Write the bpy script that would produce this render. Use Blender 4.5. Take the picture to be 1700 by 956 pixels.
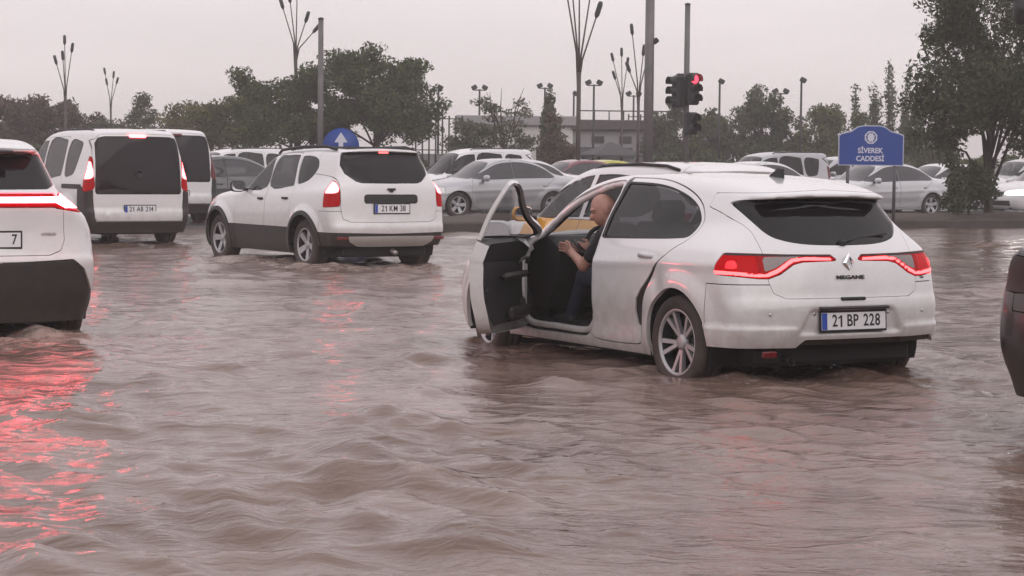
import bpy, math, random
import numpy as np
from mathutils import Vector, Matrix

for o in list(bpy.data.objects): bpy.data.objects.remove(o)
sc = bpy.context.scene
COL = sc.collection
R = math.radians

# ---------------------------------------------------------------- camera
CAM_H = 1.42                 # metres above the flood water
FPX, HORIZ = 3500.0, 266.0   # focal length and horizon row of the 1700 px wide photograph
PITCH = math.atan((478 - HORIZ) / FPX)
cam = bpy.data.cameras.new('camera'); camo = bpy.data.objects.new('camera', cam); COL.objects.link(camo)
cam.sensor_width = 36; cam.lens = FPX / 1700 * 36; cam.clip_start = 0.1; cam.clip_end = 3000
ROLL = R(0.6)                # the phone was held a touch askew
CAM_M = Matrix.Rotation(R(90) - PITCH, 3, 'X') @ Matrix.Rotation(ROLL, 3, 'Z')
camo.location = (0, 0, CAM_H); camo.rotation_euler = CAM_M.to_euler()
sc.camera = camo

# ---------------------------------------------------------------- sky, sun, exposure
world = bpy.data.worlds.new('World'); sc.world = world; world.use_nodes = True
nt = world.node_tree; nt.nodes.clear()
def wn(t): return nt.nodes.new(t)
out = wn('ShaderNodeOutputWorld'); bg = wn('ShaderNodeBackground'); sky = wn('ShaderNodeTexSky')
sky.sky_type = 'NISHITA'; sky.sun_disc = False; SUN_EL, SUN_AZ = R(35), R(150)
sky.sun_elevation = SUN_EL; sky.sun_rotation = SUN_AZ
tc = wn('ShaderNodeTexCoord'); sep = wn('ShaderNodeSeparateXYZ'); nt.links.new(tc.outputs['Generated'], sep.inputs[0])
mr = wn('ShaderNodeMapRange'); mr.inputs['From Min'].default_value = 0.0; mr.inputs['From Max'].default_value = 1.0
nt.links.new(sep.outputs['Z'], mr.inputs['Value'])
ramp = wn('ShaderNodeValToRGB'); nt.links.new(mr.outputs[0], ramp.inputs[0])   # overcast cloud deck, brighter overhead
HZ = (0.91, 0.815, 0.825); ZN = (1.14, 1.09, 1.13)
ramp.color_ramp.elements[0].color = (HZ[0] / 2, HZ[1] / 2, HZ[2] / 2, 1)
ramp.color_ramp.elements[1].color = (ZN[0] / 2, ZN[1] / 2, ZN[2] / 2, 1)
ns = wn('ShaderNodeTexNoise'); ns.inputs['Scale'].default_value = 3.0; ns.inputs['Detail'].default_value = 4
mp = wn('ShaderNodeMapping'); mp.inputs['Scale'].default_value = (1, 1, 5); nt.links.new(tc.outputs['Generated'], mp.inputs[0]); nt.links.new(mp.outputs[0], ns.inputs['Vector'])
mr2 = wn('ShaderNodeMapRange'); mr2.inputs['From Min'].default_value = 0.3; mr2.inputs['From Max'].default_value = 0.7
mr2.inputs['To Min'].default_value = 18.6; mr2.inputs['To Max'].default_value = 21.6; nt.links.new(ns.outputs[0], mr2.inputs['Value'])
vm = wn('ShaderNodeVectorMath'); vm.operation = 'SCALE'; nt.links.new(ramp.outputs[0], vm.inputs[0]); nt.links.new(mr2.outputs[0], vm.inputs['Scale'])
mx = wn('ShaderNodeMix'); mx.data_type = 'RGBA'; mx.inputs[0].default_value = 0.95
nt.links.new(sky.outputs[0], mx.inputs[6]); nt.links.new(vm.outputs[0], mx.inputs[7])
bg.inputs['Strength'].default_value = 0.1
nt.links.new(mx.outputs[2], bg.inputs[0]); nt.links.new(bg.outputs[0], out.inputs[0])
sl = bpy.data.lights.new('sun', 'SUN'); so = bpy.data.objects.new('sun', sl); COL.objects.link(so)
sl.energy = 0.5; sl.angle = R(50); sl.color = (1, 0.95, 0.9)
sd = Vector((math.sin(SUN_AZ) * math.cos(SUN_EL), math.cos(SUN_AZ) * math.cos(SUN_EL), math.sin(SUN_EL)))
so.rotation_euler = sd.to_track_quat('Z', 'Y').to_euler(); so.location = (0, -20, 30)
sc.view_settings.view_transform = 'Standard'; sc.view_settings.look = 'None'
sc.view_settings.exposure = 0.0; sc.view_settings.gamma = 1.0
sc.render.engine = 'CYCLES'
cy = sc.cycles
cy.use_denoising = True
try: cy.denoiser = 'OPENIMAGEDENOISE'
except Exception: pass
cy.max_bounces = 6; cy.diffuse_bounces = 3; cy.glossy_bounces = 3; cy.volume_bounces = 1; cy.use_adaptive_sampling = True; cy.adaptive_threshold = 0.02; cy.adaptive_min_samples = 32; cy.transparent_max_bounces = 12; cy.caustics_reflective = False; cy.caustics_refractive = False
cy.sample_clamp_indirect = 6.0
# ---------------------------------------------------------------- small helpers
def at(px, py, Y):
    """world point seen at photograph pixel (px, py) when it stands Y metres ahead"""
    d = CAM_M @ Vector(((px - 850) / FPX, (478 - py) / FPX, -1.0)); k = Y / d.y
    return (d.x * k, Y, CAM_H + d.z * k)

def tag(o, label=None, cat=None, group=None, kind=None):
    if label: o['label'] = label
    if cat: o['category'] = cat
    if group: o['group'] = group
    if kind: o['kind'] = kind
    return o

def empty(name, loc=(0, 0, 0), rz=0.0, label=None, cat=None, group=None):
    o = bpy.data.objects.new(name, None); COL.objects.link(o)
    o.empty_display_size = 0.2; o.location = loc; o.rotation_euler = (0, 0, rz)
    return tag(o, label, cat, group)

def link(name, me, m=None, parent=None):
    o = bpy.data.objects.new(name, me); COL.objects.link(o)
    if m is not None and not me.materials: me.materials.append(m)
    if parent: o.parent = parent
    return o

def copy_tree(o, parent=None):
    c = o.copy(); COL.objects.link(c)
    if parent: c.parent = parent
    for ch in list(o.children): copy_tree(ch, c)
    return c

def gnd(px, py):
    """point of the water surface seen at a photograph pixel"""
    d = CAM_M @ Vector(((px - 850) / FPX, (478 - py) / FPX, -1.0)); k = -CAM_H / d.z
    return (d.x * k, d.y * k)

class MB:
    """collects simple shapes into one mesh"""
    def __init__(s): s.v = []; s.f = []; s.sm = []
    def add(s, V, F, smooth=False):
        b = len(s.v); s.v += [tuple(map(float, p)) for p in V]
        for f in F: s.f.append(tuple(i + b for i in f)); s.sm.append(smooth)
        return s
    def box(s, c, d, bev=0.0, M=None):
        x, y, z = [k / 2 for k in d]; b = min(bev, x * .95, y * .95, z * .95)
        if b <= 0:
            P = [(i * x, j * y, k * z) for i in (-1, 1) for j in (-1, 1) for k in (-1, 1)]
            F = [(0, 1, 3, 2), (4, 6, 7, 5), (0, 4, 5, 1), (2, 3, 7, 6), (0, 2, 6, 4), (1, 5, 7, 3)]
        else:
            P = []; ix = {}
            for i in (-1, 1):
                for j in (-1, 1):
                    for k in (-1, 1):
                        for a in range(3):
                            q = [i * (x - b), j * (y - b), k * (z - b)]; q[a] += (i, j, k)[a] * b
                            ix[i, j, k, a] = len(P); P.append(tuple(q))
            F = []
            for i in (-1, 1):
                F.append([ix[i, j, k, 0] for j, k in ((-1, -1), (1, -1), (1, 1), (-1, 1))][::i])
                F.append([ix[j, i, k, 1] for j, k in ((-1, -1), (-1, 1), (1, 1), (1, -1))][::i])
                F.append([ix[j, k, i, 2] for j, k in ((-1, -1), (1, -1), (1, 1), (-1, 1))][::i])
            for i in (-1, 1):
                for j in (-1, 1):
                    e = i * j
                    F.append([ix[i, j, -1, 0], ix[i, j, -1, 1], ix[i, j, 1, 1], ix[i, j, 1, 0]][::e])
                    F.append([ix[i, -1, j, 0], ix[i, 1, j, 0], ix[i, 1, j, 2], ix[i, -1, j, 2]][::e])
                    F.append([ix[-1, i, j, 1], ix[-1, i, j, 2], ix[1, i, j, 2], ix[1, i, j, 1]][::e])
                    for k in (-1, 1): F.append([ix[i, j, k, 0], ix[i, j, k, 1], ix[i, j, k, 2]][::i * j * k])
        P = [Vector(p) for p in P]
        if M is not None: P = [M @ p for p in P]
        c = Vector(c)
        return s.add([p + c for p in P], F)
    def tube(s, pts, rad, n=8, cap=True):
        P = [Vector(p) for p in pts]; rs = rad if hasattr(rad, '__len__') else [rad] * len(P)
        V = []; F = []; up = Vector((0.13, 0.31, 0.94))
        for i, p in enumerate(P):
            d = (P[min(i + 1, len(P) - 1)] - P[max(i - 1, 0)]).normalized()
            if abs(d.dot(up)) > .97: up = Vector((1, .1, 0))
            a = d.cross(up).normalized(); b = d.cross(a)
            for k in range(n):
                t = 2 * math.pi * k / n; V.append(p + (a * math.cos(t) + b * math.sin(t)) * rs[i])
        for i in range(len(P) - 1):
            for k in range(n):
                F.append((i * n + k, i * n + (k + 1) % n, (i + 1) * n + (k + 1) % n, (i + 1) * n + k))
        if cap: F.append(tuple(range(n))[::-1]); F.append(tuple((len(P) - 1) * n + k for k in range(n)))
        return s.add(V, F, True)
    def lathe(s, prof, n=32, axis='z', c=(0, 0, 0), M=None):
        V = []; F = []
        for r, h in prof:
            for k in range(n):
                t = 2 * math.pi * k / n; a, b = r * math.cos(t), r * math.sin(t)
                p = Vector((a, b, h) if axis == 'z' else ((a, h, b) if axis == 'y' else (h, a, b)))
                V.append((M @ p if M is not None else p) + Vector(c))
        for i in range(len(prof) - 1):
            for k in range(n): F.append((i * n + k, i * n + (k + 1) % n, (i + 1) * n + (k + 1) % n, (i + 1) * n + k))
        return s.add(V, F, True)
    def prism(s, poly, d, fn):
        """polygon of (a, b) pairs, depth d; fn(a, b, c) -> point"""
        n = len(poly); V = [fn(a, b, 0) for a, b in poly] + [fn(a, b, d) for a, b in poly]
        F = [tuple(range(n))[::-1], tuple(range(n, 2 * n))] + [(i, (i + 1) % n, n + (i + 1) % n, n + i) for i in range(n)]
        return s.add(V, F)
    def mesh(s, name):
        me = bpy.data.meshes.new(name); me.from_pydata(s.v, [], s.f)
        me.polygons.foreach_set('use_smooth', s.sm); me.update(); return me
    def build(s, name, m, parent=None): return link(name, s.mesh(name), m, parent)

def text_mesh(txt, size, extr=0.002, align='CENTER', sx=1.0, bold=0.0):
    cu = bpy.data.curves.new('t', 'FONT'); cu.body = txt; cu.size = size; cu.extrude = extr; cu.align_x = align; cu.align_y = 'CENTER'
    cu.offset = bold; cu.resolution_u = 3
    o = bpy.data.objects.new('t', cu); COL.objects.link(o)
    dg = bpy.context.evaluated_depsgraph_get(); me = bpy.data.meshes.new_from_object(o.evaluated_get(dg))
    bpy.data.objects.remove(o); bpy.data.curves.remove(cu)
    if sx != 1.0: me.transform(Matrix.Diagonal((sx, 1, 1, 1)))
    me.materials.clear()
    return me

# ---------------------------------------------------------------- materials
MATS = {}
def mat(name, col=(.5, .5, .5), rough=.5, metal=0., coat=0., spec=.5, emit=None, es=0., var=0., vscale=6., bump=0., bscale=40., dirt=0., alpha=None, trans=0.):
    m = bpy.data.materials.new(name); m.use_nodes = True; t = m.node_tree; b = t.nodes['Principled BSDF']
    b.inputs['Base Color'].default_value = (*col, 1); b.inputs['Roughness'].default_value = rough
    b.inputs['Metallic'].default_value = metal; b.inputs['Coat Weight'].default_value = coat; b.inputs['Coat Roughness'].default_value = .06
    b.inputs['Specular IOR Level'].default_value = spec; b.inputs['Transmission Weight'].default_value = trans
    if emit: b.inputs['Emission Color'].default_value = (*emit, 1); b.inputs['Emission Strength'].default_value = es
    L = t.links.new; N = t.nodes.new
    last = None
    if var or bump or dirt:
        geo = N('ShaderNodeNewGeometry'); n1 = N('ShaderNodeTexNoise'); n1.inputs['Scale'].default_value = vscale; n1.inputs['Detail'].default_value = 6
        tcn = N('ShaderNodeTexCoord'); L(tcn.outputs['Object'], n1.inputs['Vector'])
    if var:
        mxn = N('ShaderNodeMix'); mxn.data_type = 'RGBA'; r = N('ShaderNodeMapRange'); r.inputs['From Min'].default_value = .3; r.inputs['From Max'].default_value = .7
        L(n1.outputs[0], r.inputs['Value']); L(r.outputs[0], mxn.inputs[0])
        mxn.inputs[6].default_value = (*[max(0, c * (1 - var)) for c in col], 1); mxn.inputs[7].default_value = (*[min(1, c * (1 + var)) for c in col], 1)
        last = mxn.outputs[2]
    if dirt:   # mud spatter that gets denser near the water
        sp = N('ShaderNodeSeparateXYZ'); L(geo.outputs['Position'], sp.inputs[0])
        r = N('ShaderNodeMapRange'); r.inputs['From Min'].default_value = .95; r.inputs['From Max'].default_value = .0; L(sp.outputs['Z'], r.inputs['Value'])
        n2 = N('ShaderNodeTexNoise'); n2.inputs['Scale'].default_value = 9; n2.inputs['Detail'].default_value = 9; n2.inputs['Roughness'].default_value = .7; L(geo.outputs['Position'], n2.inputs['Vector'])
        a = N('ShaderNodeMath'); a.operation = 'MULTIPLY'; L(r.outputs[0], a.inputs[0]); L(n2.outputs[0], a.inputs[1])
        r2 = N('ShaderNodeMapRange'); r2.inputs['From Min'].default_value = .08; r2.inputs['From Max'].default_value = .62; r2.inputs['To Max'].default_value = dirt; L(a.outputs[0], r2.inputs['Value'])
        mxd = N('ShaderNodeMix'); mxd.data_type = 'RGBA'; L(r2.outputs[0], mxd.inputs[0]); mxd.inputs[6].default_value = (*col, 1); mxd.inputs[7].default_value = (.24, .18, .145, 1)
        if last: L(last, mxd.inputs[6])
        last = mxd.outputs[2]
        rr = N('ShaderNodeMapRange'); rr.inputs['To Min'].default_value = rough; rr.inputs['To Max'].default_value = .6; L(r2.outputs[0], rr.inputs['Value']); L(rr.outputs[0], b.inputs['Roughness'])
    if last: L(last, b.inputs['Base Color'])
    if bump:
        n3 = N('ShaderNodeTexNoise'); n3.inputs['Scale'].default_value = bscale; n3.inputs['Detail'].default_value = 5; L(tcn.outputs['Object'], n3.inputs['Vector'])
        bp = N('ShaderNodeBump'); bp.inputs['Strength'].default_value = bump; bp.inputs['Distance'].default_value = .02; L(n3.outputs[0], bp.inputs['Height']); L(bp.outputs[0], b.inputs['Normal'])
    MATS[name] = m
    return m

def glass_mat(name, tint, rough=.02):
    m = bpy.data.materials.new(name); m.use_nodes = True; t = m.node_tree; t.nodes.clear(); N = t.nodes.new; L = t.links.new
    o = N('ShaderNodeOutputMaterial'); tr = N('ShaderNodeBsdfTransparent'); tr.inputs[0].default_value = (*tint, 1)
    g = N('ShaderNodeBsdfGlossy'); g.inputs['Roughness'].default_value = rough; f = N('ShaderNodeFresnel'); gb = N('ShaderNodeNewGeometry'); br = N('ShaderNodeMapRange'); br.inputs['To Min'].default_value = 1.5; br.inputs['To Max'].default_value = 1 / 1.5; L(gb.outputs['Backfacing'], br.inputs['Value']); L(br.outputs[0], f.inputs[0])
    mxs = N('ShaderNodeMixShader'); L(f.outputs[0], mxs.inputs[0]); L(tr.outputs[0], mxs.inputs[1]); L(g.outputs[0], mxs.inputs[2]); L(mxs.outputs[0], o.inputs[0])
    MATS[name] = m; return m

mat('white_paint', (.74, .73, .74), .26, coat=1., dirt=.7)
mat('white_paint_far', (.70, .69, .70), .3, coat=.8, dirt=.25)
mat('silver_paint', (.42, .42, .44), .32, metal=.35, coat=1., dirt=.5)
mat('pale_silver_paint', (.56, .56, .58), .32, metal=.25, coat=1., dirt=.4)
mat('dark_grey_paint', (.055, .058, .065), .3, coat=1., dirt=.3)
mat('black_paint', (.008, .007, .008), .3, coat=.25, spec=.3, dirt=.03)
mat('dark_lens', (.014, .005, .006), .4, spec=.2)
mat('red_mid', (.4, .01, .012), .3, spec=.2, emit=(1, .03, .04), es=1.5)
mat('yellow_paint', (.72, .36, .05), .3, coat=1., dirt=.2)
mat('lime_paint', (.5, .47, .05), .35, coat=.6)
mat('maroon_paint', (.17, .03, .04), .3, coat=1.)
mat('black_plastic', (.016, .0145, .015), .5, var=.2, dirt=.16)
mat('trim', (.018, .017, .019), .6)
mat('lining', (.014, .013, .015), .85)
mat('seat_cloth', (.024, .024, .03), .9, bump=.2)
mat('rubber', (.014, .013, .014), .75, dirt=.3)
mat('alloy', (.50, .50, .52), .45, metal=.6, dirt=.2)
mat('alloy_dark', (.03, .03, .033), .4, metal=.5)
mat('chrome', (.8, .8, .82), .1, metal=1.)
mat('satin_silver', (.6, .6, .58), .35, metal=.7, dirt=.3)
mat('dark_glass', (.010, .009, .011), .05, spec=.32)
mat('far_glass', (.045, .045, .05), .06, spec=.6)
glass_mat('clear_glass', (.72, .73, .74)); glass_mat('tinted_glass', (.10, .10, .11))
mat('red_lens', (.14, .001, .002), .25, spec=.12, emit=(1, .0, .006), es=.22)
mat('red_soft', (.14, .001, .002), .3, spec=.12, emit=(1, .0, .006), es=.36)
mat('red_glow', (.8, .05, .05), .3, emit=(1, .07, .075), es=5.)
mat('red_bright', (.9, .3, .3), .3, emit=(1, .10, .11), es=10.)
mat('red_reflector', (.13, .004, .006), .25, coat=.15)
mat('red_bar', (.9, .3, .3), .3, emit=(1, .06, .085), es=56.)
mat('smoke_lens', (.16, .11, .11), .15, coat=1.)
mat('clear_lens', (.7, .7, .7), .08, coat=1.)
mat('head_glow', (.9, .9, .85), .2, emit=(1, .92, .8), es=14.)
mat('amber_glow', (.9, .6, .2), .2, emit=(1, .62, .2), es=5.)
mat('plate_white', (.78, .78, .80), .4)
mat('plate_blue', (.03, .08, .42), .4)
mat('ink', (.01, .01, .012), .5)
mat('mirror_glass', (.8, .8, .82), .02, metal=1.)
# ---------------------------------------------------------------- solid bodies from smooth distance fields
def cr(pts, n=8, closed=False):
    """Catmull-Rom through points; a repeated point makes a corner"""
    P = [np.array(p, float) for p in pts]; m = len(P); res = []
    rng = range(m if closed else m - 1)
    for i in rng:
        a, b = P[i], P[(i + 1) % m]
        if np.allclose(a, b): continue
        p0 = P[(i - 1) % m] if (closed or i > 0) else a; p3 = P[(i + 2) % m] if (closed or i + 2 < m) else b
        t = np.linspace(0, 1, n, endpoint=False)[:, None]
        L1 = np.linalg.norm(b - a); La, Lb = np.linalg.norm(a - p0), np.linalg.norm(p3 - b)
        m1 = (b - p0) / (La + L1) * L1 if La > 1e-9 else (b - a) * .6
        m2 = (p3 - a) / (Lb + L1) * L1 if Lb > 1e-9 else (b - a) * .6
        res.append((2 * t**3 - 3 * t**2 + 1) * a + (t**3 - 2 * t**2 + t) * m1 + (-2 * t**3 + 3 * t**2) * b + (t**3 - t**2) * m2)
    if not closed: res.append(P[-1][None])
    return np.concatenate(res)

def sdpoly(poly, a, b):
    """signed distance to a closed polygon, negative inside"""
    P = np.asarray(poly, float); Q = np.roll(P, -1, 0); a = np.asarray(a, float); b = np.asarray(b, float)
    d = np.full(a.shape, 1e9); ins = np.zeros(a.shape, bool)
    for (x0, y0), (x1, y1) in zip(P, Q):
        ex, ey = x1 - x0, y1 - y0; L2 = ex * ex + ey * ey
        if L2 < 1e-12: continue
        wx, wy = a - x0, b - y0; t = np.clip((wx * ex + wy * ey) / L2, 0, 1)
        d = np.minimum(d, (wx - ex * t)**2 + (wy - ey * t)**2)
        if y0 != y1:
            c = (y0 > b) != (y1 > b); ins ^= c & (a < ex * (b - y0) / (y1 - y0) + x0)
    d = np.sqrt(d); return np.where(ins, -d, d)

def itp(pts, x):
    """smooth monotone-ish interpolation (pchip)"""
    xs = np.array([p[0] for p in pts], float); ys = np.array([p[1] for p in pts], float)
    h = np.diff(xs); dl = np.diff(ys) / h; m = np.zeros_like(ys); m[0], m[-1] = dl[0], dl[-1]
    for i in range(1, len(xs) - 1):
        m[i] = 0 if dl[i - 1] * dl[i] <= 0 else 2 * dl[i - 1] * dl[i] / (dl[i - 1] + dl[i])
    x = np.clip(x, xs[0], xs[-1]); i = np.clip(np.searchsorted(xs, x, 'right') - 1, 0, len(h) - 1)
    t = (x - xs[i]) / h[i]
    return ys[i] * (1 + 2 * t) * (1 - t)**2 + m[i] * h[i] * t * (1 - t)**2 + ys[i + 1] * t * t * (3 - 2 * t) + m[i + 1] * h[i] * t * t * (t - 1)

def smax(a, b, k):
    h = np.maximum(k - np.abs(a - b), 0); return np.maximum(a, b) + h * h / (4 * k)
def smin(a, b, k):
    h = np.maximum(k - np.abs(a - b), 0); return np.minimum(a, b) - h * h / (4 * k)
def sstep(e0, e1, x):
    t = np.clip((x - e0) / (e1 - e0), 0, 1); return t * t * (3 - 2 * t)

class Sh:
    """a triangle shell with its own normals"""
    def __init__(s, V, N, T): s.V, s.N, s.T = V, N, T
    def cut(s, g):
        """(where g < 0, where g > 0), cut cleanly along g = 0"""
        g = np.where(np.abs(g) < 1e-7, 1e-7, g); neg = g < 0; c = neg[s.T].sum(1)
        mix = s.T[(c > 0) & (c < 3)]; Tn = [s.T[c == 3]]; Tp = [s.T[c == 0]]; V, N = s.V, s.N
        if len(mix):
            cm = neg[mix].sum(1); lone = np.where((cm == 1)[:, None], neg[mix], ~neg[mix]).argmax(1); r = np.arange(len(mix))
            A, B, C = mix[r, lone], mix[r, (lone + 1) % 3], mix[r, (lone + 2) % 3]
            e = np.concatenate([np.stack([A, B], 1), np.stack([A, C], 1)]); es = np.sort(e, 1)
            u, inv = np.unique(es[:, 0].astype(np.int64) * len(V) + es[:, 1], return_inverse=True)
            a, b = (u // len(V)).astype(int), (u % len(V)).astype(int); t = (g[a] / (g[a] - g[b]))[:, None]
            nv = V[a] + t * (V[b] - V[a]); nn = N[a] + t * (N[b] - N[a]); nn /= np.linalg.norm(nn, axis=1)[:, None] + 1e-9
            base = len(V); V = np.concatenate([V, nv]); N = np.concatenate([N, nn]); P = base + inv[:len(A)]; Q = base + inv[len(A):]
            one = np.stack([A, P, Q], 1); two = np.concatenate([np.stack([P, B, C], 1), np.stack([P, C, Q], 1)])
            ln = cm == 1; tw = np.concatenate([ln, ln])
            Tn += [one[ln], two[~tw]]; Tp += [one[~ln], two[tw]]
        return Sh(V, N, np.concatenate(Tn)).pack(), Sh(V, N, np.concatenate(Tp)).pack()
    def pack(s):
        if len(s.T) == 0: return Sh(np.zeros((0, 3)), np.zeros((0, 3)), np.zeros((0, 3), int))
        u, inv = np.unique(s.T, return_inverse=True); return Sh(s.V[u], s.N[u], inv.reshape(-1, 3))
    def move(s, d): return Sh(s.V + s.N * d, s.N, s.T)
    def x(s): return s.V[:, 0]
    def y(s): return s.V[:, 1]
    def z(s): return s.V[:, 2]
    def obj(s, name, m, parent, off=0.0, flange=0.0, keep=None):
        V = s.V + s.N * off; N = s.N; T = s.T; F = [tuple(t) for t in T.tolist()]
        NN = N
        if flange:
            e = np.concatenate([T[:, [0, 1]], T[:, [1, 2]], T[:, [2, 0]]]); k = np.sort(e, 1)
            u, ix, ct = np.unique(k[:, 0].astype(np.int64) * (len(V) + 1) + k[:, 1], return_index=True, return_counts=True)
            be = e[ix[ct == 1]]
            if keep is not None: kk = keep(V[be].mean(1)); be = be[kk]
            if len(be):
                vb, inv = np.unique(be, return_inverse=True); inv = inv.reshape(-1, 2); n0 = len(V); nb = len(vb)
                V = np.concatenate([V, V[vb], V[vb] - N[vb] * flange]); NN = np.concatenate([NN, np.zeros((2 * nb, 3))])
                F += [(n0 + a, n0 + nb + a, n0 + nb + b, n0 + b) for b, a in inv[:, ::-1].tolist()] if False else [(n0 + b, n0 + a, n0 + nb + a, n0 + nb + b) for a, b in inv.tolist()]
        me = bpy.data.meshes.new(name); me.from_pydata(V.tolist(), [], F)
        me.polygons.foreach_set('use_smooth', [True] * len(me.polygons))
        me.normals_split_custom_set_from_vertices(NN.tolist())
        me.update()
        return link(name, me, MATS[m] if isinstance(m, str) else m, parent)

def mesh_sdf(F, lo, hi, h, it=3):
    ax = [np.arange(lo[i], hi[i] + h, h) for i in range(3)]; n = [len(a) for a in ax]
    G = np.empty(n)
    for i0 in range(0, n[0], 24):
        X, Y, Z = np.meshgrid(ax[0][i0:i0 + 24], ax[1], ax[2], indexing='ij'); G[i0:i0 + 24] = F(X.ravel(), Y.ravel(), Z.ravel()).reshape(X.shape)
    S = G < 0; c = np.zeros([k - 1 for k in n], np.int8)
    cor = [(i, j, k) for i in (0, 1) for j in (0, 1) for k in (0, 1)]
    sub = lambda A, o: A[o[0]:n[0] - 1 + o[0], o[1]:n[1] - 1 + o[1], o[2]:n[2] - 1 + o[2]]
    for o in cor: c += sub(S, o)
    ijk = np.argwhere((c > 0) & (c < 8)); idx = np.full(c.shape, -1); idx[tuple(ijk.T)] = np.arange(len(ijk))
    acc = np.zeros((len(ijk), 3)); cnt = np.zeros(len(ijk))
    for a in cor:
        for d in range(3):
            if a[d]: continue
            b = list(a); b[d] = 1
            va = G[tuple((ijk + a).T)]; vb = G[tuple((ijk + b).T)]; m = (va < 0) != (vb < 0)
            t = np.where(m, va / np.where(m, va - vb, 1), 0); p = np.array(a, float)[None] + 0 * acc; p[:, d] += t
            acc += p * m[:, None]; cnt += m
    V = np.array([a[0] for a in ax]) + h * (ijk + acc / cnt[:, None])
    Q = []
    for d in range(3):
        o = [0, 0, 0]; o[d] = 1; e, f = [(1, 2), (2, 0), (0, 1)][d]
        A = S[tuple(slice(0, n[k] - (k == d)) for k in range(3))]; B = S[tuple(slice(o[k], n[k]) for k in range(3))]
        P = np.argwhere(A != B); P = P[(P[:, e] > 0) & (P[:, f] > 0) & (P[:, e] < n[e] - 1) & (P[:, f] < n[f] - 1)]
        fl = A[tuple(P.T)]; q = []
        for de, df in ((1, 1), (0, 1), (0, 0), (1, 0)):
            r = P.copy(); r[:, e] -= de; r[:, f] -= df; q.append(idx[tuple(r.T)])
        q = np.stack(q, 1); q[~fl] = q[~fl][:, ::-1]; Q.append(q)
    Q = np.concatenate(Q); T = np.concatenate([Q[:, [0, 1, 2]], Q[:, [0, 2, 3]]])
    def grad(V, e):
        g = np.empty_like(V)
        for d in range(3):
            o = np.zeros(3); o[d] = e; g[:, d] = (F(*(V + o).T) - F(*(V - o).T)) / (2 * e)
        return g
    for _ in range(it):
        g = grad(V, h * .3); f = F(*V.T); st = f / np.maximum((g * g).sum(1), .05); st = np.clip(st, -h * .6, h * .6); V = V - g * st[:, None]
    g = grad(V, h * .6); N = g / (np.linalg.norm(g, axis=1)[:, None] + 1e-9)
    return Sh(V, N, T)

class Table:
    """signed distance of the side profile, looked up bilinearly"""
    def __init__(s, poly, h=.01, pad=.5):
        s.lo = poly.min(0) - pad; s.h = h; hi = poly.max(0) + pad
        a = np.arange(s.lo[0], hi[0], h); b = np.arange(s.lo[1], hi[1], h); A, B = np.meshgrid(a, b, indexing='ij')
        s.g = sdpoly(poly, A.ravel(), B.ravel()).reshape(A.shape)
    def __call__(s, a, b):
        u = np.clip((a - s.lo[0]) / s.h, 0, s.g.shape[0] - 1.001); v = np.clip((b - s.lo[1]) / s.h, 0, s.g.shape[1] - 1.001)
        i, j = u.astype(int), v.astype(int); u -= i; v -= j; g = s.g
        return (g[i, j] * (1 - u) + g[i + 1, j] * u) * (1 - v) + (g[i, j + 1] * (1 - u) + g[i + 1, j + 1] * u) * v

def car_shell(sp):
    L, W2 = sp['L'], sp['W'] / 2; prof = cr(sp['prof'], 6, True); tb = Table(prof, .012)
    k = sp.get('k', .1); cr_, cf = sp['rear'], sp['front']; crown = sp.get('crown', .05); zb0 = sp['belt'][0][1]; pw = sp.get('pw', 2.4)
    extra = sp.get('extra'); arches = sp['arches']; fl = sp.get('flare', .02)
    def F(x, y, z):
        ay = np.abs(y); t = np.minimum(ay / W2, 1.15); s = sstep(.3 * L, .7 * L, x)
        tp = t**pw; xs = x + cf * tp * s - cr_ * tp * (1 - s); zs = z + crown * t * t * sstep(.6, 1.1, z)
        P = tb(xs, zs)
        zr = z - (itp(sp['belt'], x) - zb0)
        up = sstep(zb0 - .1, zb0 + .15, zr)
        hw = W2 - itp(sp['plan'], x) * (1 - up) - itp(sp['plan_up'], x) * up - itp(sp['sec'], zr)
        for xa, za, ra in arches:
            d = np.hypot(x - xa, z - za); hw = hw + fl * sstep(ra + .16, ra + .02, d)
        if 'side' in sp: hw = hw + sp['side'](x, zr)
        f = smax(P, (ay - hw) * .93, k)
        if extra is not None: f = f + extra(x, y, z)
        return f
    zt = prof[:, 1].max()
    return mesh_sdf(F, (prof[:, 0].min() - .06, -W2 - .08, sp.get('zmin', .16)), (prof[:, 0].max() + .06, W2 + .08, zt + .06), sp['h'])

def shrink(fn, w): return lambda *a: fn(*a) + w
def gap(sh, g, w=.004):
    """cut a panel out along g = 0 and drop a thin joint between; returns panel, rest"""
    a, r = sh.cut(g + w); rest, j = Sh(r.V, r.N, r.T), None
    # recompute field on rest by caller function
    return a, r

def panel(sh, fn, w=.004):
    a, r = sh.cut(fn(sh.V) + w); _, rest = r.cut(fn(r.V) - w); return a, rest

def side_poly(pts, sgn, n=6, ymin=.3, smooth=True):
    P = cr(pts, n, True) if smooth else np.array(pts, float)
    def f(V): return np.maximum(sdpoly(P, V[:, 0], V[:, 2]), ymin - sgn * V[:, 1])
    return f
def rear_poly(pts, xmax, n=6, smooth=True, sym=False):
    P = cr(pts, n, True) if smooth else np.array(pts, float)
    def f(V): return np.maximum(sdpoly(P, np.abs(V[:, 1]) if sym else V[:, 1], V[:, 2]), V[:, 0] - xmax)
    return f
def top_poly(pts, n=6, zmin=.8, smooth=True):
    P = cr(pts, n, True) if smooth else np.array(pts, float)
    def f(V): return np.maximum(sdpoly(P, V[:, 0], np.abs(V[:, 1])), zmin - V[:, 2])
    return f

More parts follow.
